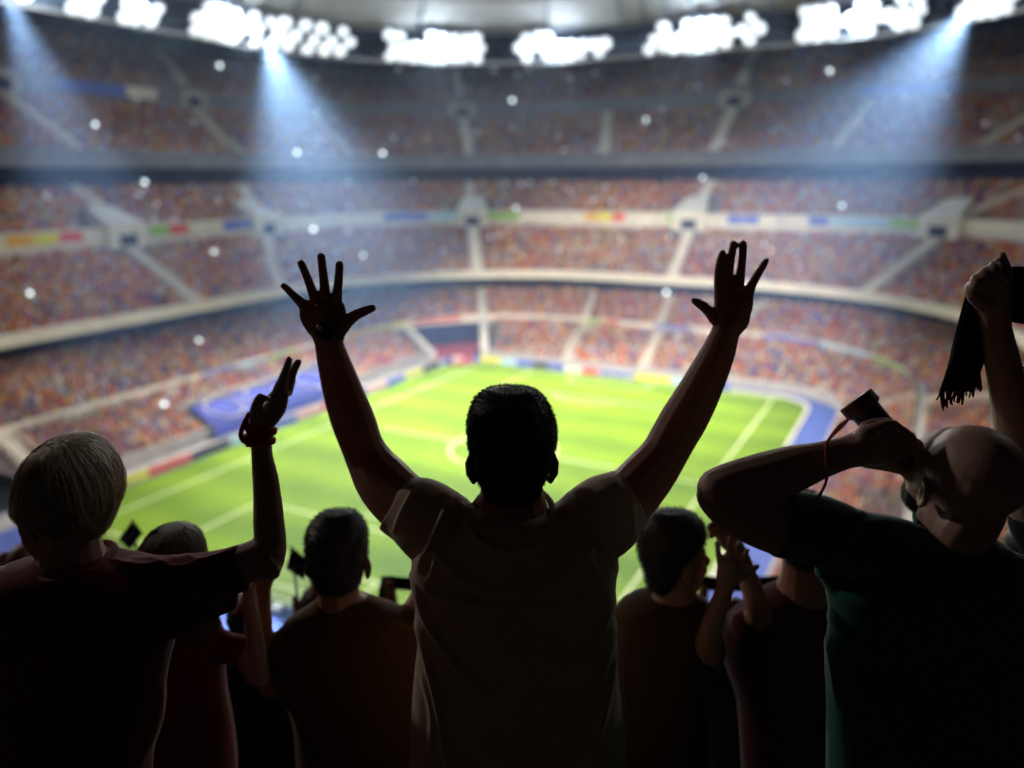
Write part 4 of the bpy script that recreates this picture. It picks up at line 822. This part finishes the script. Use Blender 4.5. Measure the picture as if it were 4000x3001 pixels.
part('rim', MB().tube([a0-ax*.012, a0-ax*.008, a0+ax*Lh*.09, a0+ax*Lh*.12], [41*px,43*px,43*px,36*px], 36, cap=False), M['hornrim'], hn)
cdm = MB(); limb(cdm, [(1833,905,Y,3.0),(1818,922,Y-.01,3.4),(1800,940,Y-.025,3),(1786,958,Y-.035,3.6),(1785,990,Y-.045,3.4),(1787,1018,Y-.045,3.2),(1785,1040,Y-.03,3.4),(1775,1062,Y-.03,3.2),(1764,1080,Y-.05,4.5)], seg=8, k=5)
limb(cdm, [(1833,905,Y+.01,2.6),(1812,920,Y,2.6),(1793,944,Y-.02,2.4),(1783,962,Y-.035,3)], seg=8); part('wrist_cord', cdm, M['cord'], hn, True)

# ===== second row
def rows_person(label, Y, uc, torso, limbs, sleeves, skin, shirt, hc, F, U, s, hairrows, mouth=0, vox=.006, hairm='hair', tuft=2500, fl=()):
    T_ = person(label, Y, uc); body = MB(); c = P(hc[0], hc[1], Y); q, A_ = head(body, c, F, U, s, mouth=mouth)
    nb = P(hc[0], hc[1]+75, Y)-np.asarray(F)*.0
    limb(body, [(hc[0], hc[1]+20, Y, 42), (hc[0], hc[1]+70, Y, 46), (hc[0], hc[1]+115, Y, 62)], flat=.95)
    loft(body, torso, Y, shrink=.014, seg=30)
    for l in limbs: limb(body, l, flat=.9, seg=10)
    remesh(body, 'body', [M[skin]], T_, vox-.001, 4)
    sh = MB(); loft(sh, torso, Y, seg=30)
    for l in sleeves: limb(sh, l, flat=.95, seg=12)
    remesh(sh, 'shirt', [M[shirt]], T_, vox+.001, 4, folds(list(fl), .002, Y*7+uc))
    if hairrows:
        hr = MB(); loft(hr, hairrows, Y, ex=2.15, seg=30); ho = remesh(hr, 'hair', [M[hairm]], T_, .006, 3)
        if tuft:
            pp, nn_ = surf_of(ho); tf = MB(); tf.v.append(pp); tf.n = len(pp); tf.f = [tuple(p.vertices) for p in ho.data.polygons]; tf.m = [0]*len(tf.f)
            tufts(tf, (pp, nn_), tuft*2, .016, .0010, lambda p, n_: -UPc*.4); ho.data = tf.mesh('hair', [M[hairm]])
    eyes(T_, q, s); legs(T_, uc, 1700, Y); return T_, q, A_
Y = 2.15
rows_person('dark-haired man in an amber t-shirt between the blonde woman and the central man', Y, 755,
 [(1290,690,800,.05),(1308,672,835,.08),(1330,640,885,.10),(1355,605,905,.115),(1400,580,922,.12),(1450,588,925,.12),(1520,625,925,.115),(1570,636,925,.115),(1660,640,925,.125),(1720,645,925,.125)],
 [[(628,1385,Y,40),(598,1440,Y,34),(598,1478,Y-.02,31),(585,1482,Y-.03,26),(572,1430,Y-.02,25),(568,1370,Y,22),(566,1310,Y+.02,20),(568,1265,Y+.03,18)],[(568,1270,Y+.03,18),(574,1240,Y+.03,23),(592,1222,Y+.03,20)],[(590,1240,Y+.02,13),(602,1222,Y+.01,10),(608,1212,Y+.0,8)],[(580,1235,Y+.05,13),(596,1215,Y+.05,10),(606,1206,Y+.04,8)],[(575,1228,Y+.06,12),(585,1208,Y+.06,9),(596,1200,Y+.05,8)],
  [(880,1370,Y,42),(905,1320,Y+.03,36),(930,1260,Y+.08,28),(950,1200,Y+.1,22)]],
 [[(660,1400,Y,44),(620,1410,Y,44),(600,1440,Y,38)],[(870,1365,Y,46),(893,1335,Y+.02,38)]], 'skin', 'shirt_d', (732,1224), HF, UPc, 1.07,
 [(1108,700,756,.03,-.01),(1118,680,774,.065),(1145,662,791,.108,-.01),(1180,660,795,.122,-.01),(1212,666,792,.118,-.016),(1240,676,784,.098,-.030),(1262,686,775,.072,-.040)])
T_, q, A_ = rows_person('man in a dark brown shirt shouting in profile beside the central man, hand raised', Y, 1430,
 [(1285,1395,1500,.06),(1300,1355,1530,.085),(1325,1325,1552,.10),(1370,1312,1560,.115),(1440,1310,1545,.115),(1520,1315,1535,.115),(1660,1320,1530,.125),(1720,1320,1530,.125)],
 [[(1520,1375,Y,40),(1530,1410,Y-.05,34),(1530,1390,Y-.1,30),(1542,1340,Y-.1,25),(1560,1290,Y-.1,21),(1567,1268,Y-.1,20)],[(1567,1270,Y-.1,20),(1573,1240,Y-.1,26),(1576,1222,Y-.1,26)],
  [(1560,1225,Y-.1,10),(1553,1200,Y-.1,7.5),(1549,1173,Y-.1,6)],[(1573,1215,Y-.1,10),(1575,1188,Y-.1,7.5),(1576,1162,Y-.1,6)],[(1585,1218,Y-.1,10),(1592,1195,Y-.1,7.5),(1597,1172,Y-.1,6)],[(1595,1228,Y-.1,10),(1606,1206,Y-.1,7.5),(1616,1187,Y-.1,5.5)],[(1590,1250,Y-.1,13),(1612,1240,Y-.1,9),(1636,1223,Y-.1,6.5)],
  [(1340,1400,Y,40),(1325,1480,Y,32)]],
 [[(1500,1350,Y,44),(1522,1385,Y-.02,42),(1530,1405,Y-.05,38)],[(1350,1345,Y,40),(1335,1420,Y,40)]], 'skin', 'shirt_e', (1458,1216), W3((.93,.36,.02)), W3((-.03,0,1.)), .95,
 [(1106,1420,1478,.03),(1116,1400,1508,.065),(1138,1383,1524,.085),(1160,1376,1524,.094),(1185,1376,1500,.094),(1215,1384,1474,.088),(1245,1393,1462,.07),(1268,1398,1448,.055)], mouth=.014, tuft=1800)
rows_person('person in a maroon shirt behind the bald man\'s elbow, one arm up', Y+.12, 1700,
 [(1262,1690,1760,.05),(1285,1640,1800,.085),(1310,1600,1840,.10),(1350,1560,1870,.115),(1420,1560,1880,.12),(1520,1590,1880,.115),(1660,1600,1885,.12),(1720,1600,1885,.12)],
 [[(1610,1350,Y+.12,38),(1640,1330,Y+.05,30),(1632,1300,Y+.05,26),(1620,1260,Y+.08,23),(1606,1215,Y+.1,19),(1595,1190,Y+.1,18)],[(1596,1195,Y+.1,18),(1575,1165,Y+.1,24),(1552,1140,Y+.1,18)],[(1560,1140,Y+.08,12),(1540,1133,Y+.07,9),(1533,1142,Y+.06,8)],[(1562,1152,Y+.08,12),(1544,1150,Y+.07,9),(1536,1157,Y+.06,8)],
  [(1860,1380,Y+.12,40),(1890,1460,Y+.12,34)]],
 [[(1640,1350,Y+.12,44),(1612,1352,Y+.08,38)],[(1830,1340,Y+.12,44),(1870,1400,Y+.12,40)]], 'skin', 'shirt_g', (1735,1165), HF+HR*.2, UPc, 1.0,
 [(1062,1710,1762,.03),(1075,1690,1780,.06),(1105,1676,1796,.085),(1140,1674,1797,.09),(1180,1684,1788,.08,-.01),(1215,1700,1775,.055,-.03)])
Yi = 2.10
T_, q, A_ = rows_person('brown-haired woman in a crimson top seen behind the raised elbow of the blonde woman', Yi, 400,
 [(1300,350,420,.05),(1320,310,440,.08),(1345,280,468,.095),(1380,268,486,.11),(1440,275,492,.11),(1500,290,496,.105),(1580,295,508,.11),(1660,290,516,.12),(1720,290,516,.12)],
 [[(470,1400,Yi,36),(520,1405,Yi-.02,29),(548,1440,Yi-.04,26),(560,1470,Yi-.05,25),(556,1420,Yi-.04,22),(546,1360,Yi-.02,18.5),(540,1300,Yi,16),(537,1265,Yi+.01,14)],[(537,1265,Yi+.01,14),(538,1245,Yi+.02,17),(541,1225,Yi+.02,12)],[(541,1230,Yi+.02,8),(545,1210,Yi+.01,6)],[(534,1230,Yi+.03,8),(535,1208,Yi+.03,6)],[(290,1400,Yi,34),(285,1480,Yi,30)]],
 [[(450,1390,Yi,42),(490,1402,Yi-.01,36),(515,1405,Yi-.02,34)],[(310,1380,Yi,42),(290,1420,Yi,38)]], 'skinp', 'shirt_a', (370,1245), HF, UPc, 1.0, None)
hr = MB(); rg_ = loft(hr, [(1141,345,395,.03),(1150,322,416,.07),(1172,305,436,.098),(1205,297,446,.11),(1250,296,452,.11),(1310,300,462,.10,-.03),(1350,310,470,.07,-.07),(1376,330,462,.04,-.09)], Yi, ex=2.1)
hb = mat('light_brown_hair', (.14,.10,.055), .5, .35); ho = remesh(hr, 'hair', [hb], T_, .007, 2); strands(rg_, 900, .0013, hb, 'hair_strands', ho, jit=.004, curl=.3)

# ===== person outside the right edge holding a scarf up
Y = 1.62
T_ = person('person at the right edge holding up a fringed black scarf', Y, 2330); body = MB()
head(body, P(2330,1000,Y), HF, UPc, 1.05); limb(body, [(2330,1010,Y,58),(2330,1080,Y,62),(2330,1150,Y,85)])
TS = [(1120,2270,2400,.06),(1150,2225,2440,.10),(1220,2200,2470,.12),(1350,2210,2460,.12),(1660,2215,2460,.13),(1800,2215,2460,.13)]
loft(body, TS, Y, shrink=.014)
limb(body, [(2270,1180,Y,60),(2240,1100,Y,56),(2216,1020,Y,50),(2204,960,Y,47),(2190,890,Y,43),(2176,830,Y,39),(2163,770,Y,35),(2154,720,Y,31),(2148,690,Y,31)], k=5)
for a in ([(2150,700,Y,32),(2146,660,Y,38),(2142,625,Y,38)], [(2125,655,Y-.02,20),(2103,640,Y-.03,15),(2096,622,Y-.01,13),(2110,612,Y+.03,12)], [(2130,635,Y-.02,18),(2112,612,Y-.03,14),(2110,601,Y-.01,12.5),(2126,596,Y+.03,12)], [(2140,620,Y-.02,18),(2128,598,Y-.03,14),(2129,588,Y-.01,12.5),(2142,584,Y+.03,12)],
          [(2152,612,Y-.02,18),(2148,590,Y-.03,14),(2150,574,Y-.01,13),(2162,572,Y+.03,12)], [(2166,640,Y+.01,20),(2176,605,Y+.01,15),(2173,578,Y+.01,11),(2167,556,Y+.01,8.5),(2166,548,Y+.01,7)]): limb(body, a, seg=12)
limb(body, [(2400,1180,Y,60),(2430,1100,Y,54),(2446,980,Y,46),(2452,860,Y,38),(2456,720,Y,30),(2458,660,Y,34),(2458,620,Y,30)])
remesh(body, 'body', [M['skinp']], T_, .004, 5); sh = MB(); loft(sh, TS, Y); limb(sh, [(2280,1200,Y,62),(2246,1120,Y,64)]); limb(sh, [(2395,1200,Y,62),(2428,1120,Y,62)]); remesh(sh, 'shirt', [M['shirt_k']], T_, .007, 4)
hr = MB(); loft(hr, [(870,2300,2362,.04),(890,2270,2390,.09),(950,2262,2400,.11),(1010,2272,2390,.10,-.01),(1050,2290,2372,.07,-.03)], Y); remesh(hr, 'hair', [M['hair']], T_, .007, 3); legs(T_, 2335, 1800, Y)
sc = thing('scarf', 'long black scarf with dark red fringe held up at the right edge', 'scarf', P(2090,740,Y))
mb = MB(); hang = cat([(636,2086,2126),(660,2079,2132),(690,2071,2134),(745,2057,2131),(778,2050,2128),(806,2042,2118),(830,2034,2110),(846,2029,2106)], 4); pf = []
for i, (v, a, b_) in enumerate(hang):
    for j in range(15):
        u = a+(b_-a)*j/14; wv = .010*math.sin(j*1.1+i*.16)+.004*math.sin(j*2.9)
        pf.append((u, v, wv))
K = len(hang); V = [P(u, v, Y+.015+w_) for u, v, w_ in pf]+[P(u, v, Y+.024+w_) for u, v, w_ in pf]; F = []
for i in range(K-1):
    for j in range(14):
        a = i*15+j; F.append((a, a+1, a+16, a+15)); b_ = a+K*15; F.append((b_, b_+15, b_+16, b_+1))
for i in range(K-1):
    for j in (0, 14): a = i*15+j; F.append((a, a+15, a+15+K*15, a+K*15))
mb.add(V, F); part('hanging_end', mb, M['scarf'], sc, True)
mb = MB(); top = [(2150,600),(2180,578),(2230,577),(2300,582),(2380,585),(2450,600)]; bot = [(2150,680),(2178,692),(2230,702),(2300,712),(2380,702),(2450,680)]; tp = cat(top, 5); bt = cat(bot, 5); V = []; F = []; K = len(tp)
for i in range(K):
    for j in range(11):
        u, v = tp[i]+(bt[i]-tp[i])*j/10; wv = .009*math.sin(j*1.3+i*.3); V.append(P(u, v, Y+.01+wv))
V += [p+fw*.008 for p in V]
for i in range(K-1):
    for j in range(10): a = i*11+j; F += [(a, a+1, a+12, a+11), (a+K*11, a+11+K*11, a+12+K*11, a+1+K*11)]
    for j in (0, 10): a = i*11+j; F.append((a, a+11, a+11+K*11, a+K*11))
mb.add(V, F); part('stretched_length', mb, M['scarf'], sc, True)
mb = MB()
for k_ in range(46):
    t = RNG.uniform(0, 1); u0, v0 = 2030+76*t, 846-t*20+RNG.uniform(-3, 3); L = RNG.uniform(14, 40)*(1.0 if t < .75 else .8); dx_ = RNG.uniform(-7, 7)-2
    limb(mb, [(u0,v0-4,Y+.02,1.3),(u0+dx_*.4,v0+L*.5,Y+.02+RNG.uniform(-.004,.004),1.2),(u0+dx_,v0+L,Y+.02,.8)], seg=5, k=2)
for k_ in range(8): limb(mb, [(2104+k_*1.6,800+k_*.5,Y+.02,1.2),(2108+k_*1.5,822,Y+.02,1.1),(2106+k_*2,838+RNG.uniform(-6,8),Y+.02,.8)], seg=5, k=2)
part('fringe', mb, M['fringe'], sc)

# ===== third row, further down the terrace
def far_fan(label, Y, u, v, r, arms, body_w, shirt='shirt_k', hair=True):
    T_ = person(label, Y, u); b_ = MB(); head(b_, P(u, v, Y), HF, UPc, 1.0); limb(b_, [(u,v+8,Y,r*.6),(u,v+r*1.5,Y,r*.62),(u,v+r*2.2,Y,r)])
    for a in arms: limb(b_, a, seg=8, k=3)
    hw = body_w; TT_ = [(v+r*1.9,u-hw*.5,u+hw*.5,.07),(v+r*2.5,u-hw*.9,u+hw*.9,.10),(v+r*4,u-hw,u+hw,.12),(v+r*8,u-hw*.85,u+hw*.85,.12),(v+r*11,u-hw*.85,u+hw*.85,.12)]
    loft(b_, TT_, Y, shrink=.014, seg=20); remesh(b_, 'body', [M['skin']], T_, .009, 3)
    s_ = MB(); loft(s_, TT_, Y, seg=20); remesh(s_, 'shirt', [M[shirt]], T_, .012, 3)
    h_ = MB(); h_.ell(P(u, v-r*.25, Y)-HF*.02, (.088,.10,.10), (HR, HF, UZ)); part('hair', h_, M['hair'], T_, True); legs(T_, u, v+r*10, Y)
    return T_
Y3 = 3.4
far_fan('blurred fan just right of the blonde woman\'s neck, waving a navy flag', Y3, 236, 1222, 40, [[(275,1300,Y3,20),(300,1260,Y3,15),(296,1200,Y3,11)]], 90)
far_fan('blurred fan below the navy flag beside the amber shirt', Y3, 690, 1310, 40, [[(655,1390,Y3,20),(648,1345,Y3,14),(644,1305,Y3,11)],[(640,1310,Y3,9),(636,1292,Y3,7)]], 80)
far_fan('blurred fan holding a black scarf overhead beside the central man', Y3, 900, 1360, 40, [[(862,1420,Y3,22),(852,1340,Y3,15),(842,1262,Y3,12)],[(940,1420,Y3,20),(960,1330,Y3,15),(965,1262,Y3,12)]], 85)
far_fan('blurred fan holding a black scarf overhead beside the shouting man', Y3, 1585, 1340, 40, [[(1545,1400,Y3,20),(1520,1320,Y3,14),(1520,1270,Y3,11)],[(1640,1400,Y3,20),(1660,1320,Y3,14),(1664,1275,Y3,11)]], 80)
far_fan('blurred dark figure in the gap at the far right behind the bald neck', Y3, 2205, 1190, 42, [[(2160,1290,Y3,22),(2165,1230,Y3,15),(2172,1180,Y3,12)]], 90)
far_fan('dark figure low in the gap between the crimson top and the amber shirt', 2.9, 540, 1338, 42, [], 130)
far_fan('blurred fan at the lower left edge beside the hoop earring', Y3, 62, 1225, 30, [[(20,1300,Y3,20),(16,1250,Y3,14),(14,1205,Y3,17)]], 70)
def hscarf(label, u0, u1, v0, v1, Y, drop=None):
    t_ = thing('scarf', label, 'scarf', P((u0+u1)/2, (v0+v1)/2, Y)); mb = MB(); n = 14; V = []
    for i in range(n+1):
        u = u0+(u1-u0)*i/n; sag = 5*math.sin(math.pi*i/n)
        for dz in (0, .012): V += [P(u, v0+sag, Y+.02+dz+.006*math.sin(i*1.7)), P(u, v1+sag, Y+.02+dz+.006*math.sin(i*1.7))]
    F = []
    for i in range(n): a = 4*i; F += [(a,a+1,a+5,a+4),(a+2,a+6,a+7,a+3),(a,a+4,a+6,a+2),(a+1,a+3,a+7,a+5)]
    mb.add(V, F+[(0,2,3,1),(4*n,4*n+1,4*n+3,4*n+2)]); part('stretched_length', mb, M['scarf'], t_)
    for x, sg in drop or ():
        mb = MB(); limb(mb, [(x,v0+6,Y+.02,15),(x+sg*8,v0+45,Y+.02,14),(x+sg*14,v0+95,Y+.02,12)], flat=.25, seg=8); part('hanging_end', mb, M['scarf'], t_)
hscarf('blurred black scarf stretched out just left of the central man', 838, 968, 1243, 1272, Y3, [(838,-1)])
hscarf('blurred black scarf stretched out right of the shouting face', 1514, 1672, 1243, 1274, Y3, [(1672,1)])
def flag(label, pts, hand, Y):
    t_ = thing('small_flag', label, 'flag', P(*pts[0], Y)); c = np.array(pts, float); V = []; n = 8
    for i in range(n+1):
        for j in range(n+1):
            a, b_ = i/n, j/n; uv = (1-a)*(1-b_)*c[0]+a*(1-b_)*c[1]+a*b_*c[2]+(1-a)*b_*c[3]; V.append(P(uv[0], uv[1], Y+.03*math.sin(a*5+b_*2)))
    V += [p+fw*.004 for p in V]; m_ = (n+1)**2; F = []
    for i in range(n):
        for j in range(n): a = i*(n+1)+j; F += [(a,a+1,a+n+2,a+n+1), (a+m_,a+n+1+m_,a+n+2+m_,a+1+m_)]
    part('cloth', MB().add(V, F), M['flagm'], t_, True); part('stick', MB().tube([P(*pts[0], Y), P(*hand, Y)], .006, 6), M['steel'], t_)
flag('small navy flag tilted like a diamond above the left shoulder', [(286,1124),(308,1152),(280,1188),(256,1165)], (298,1215), Y3)
flag('small navy flag between the raised fist and the amber-shirted man', [(629,1180),(664,1211),(657,1253),(617,1229)], (645,1310), Y3)
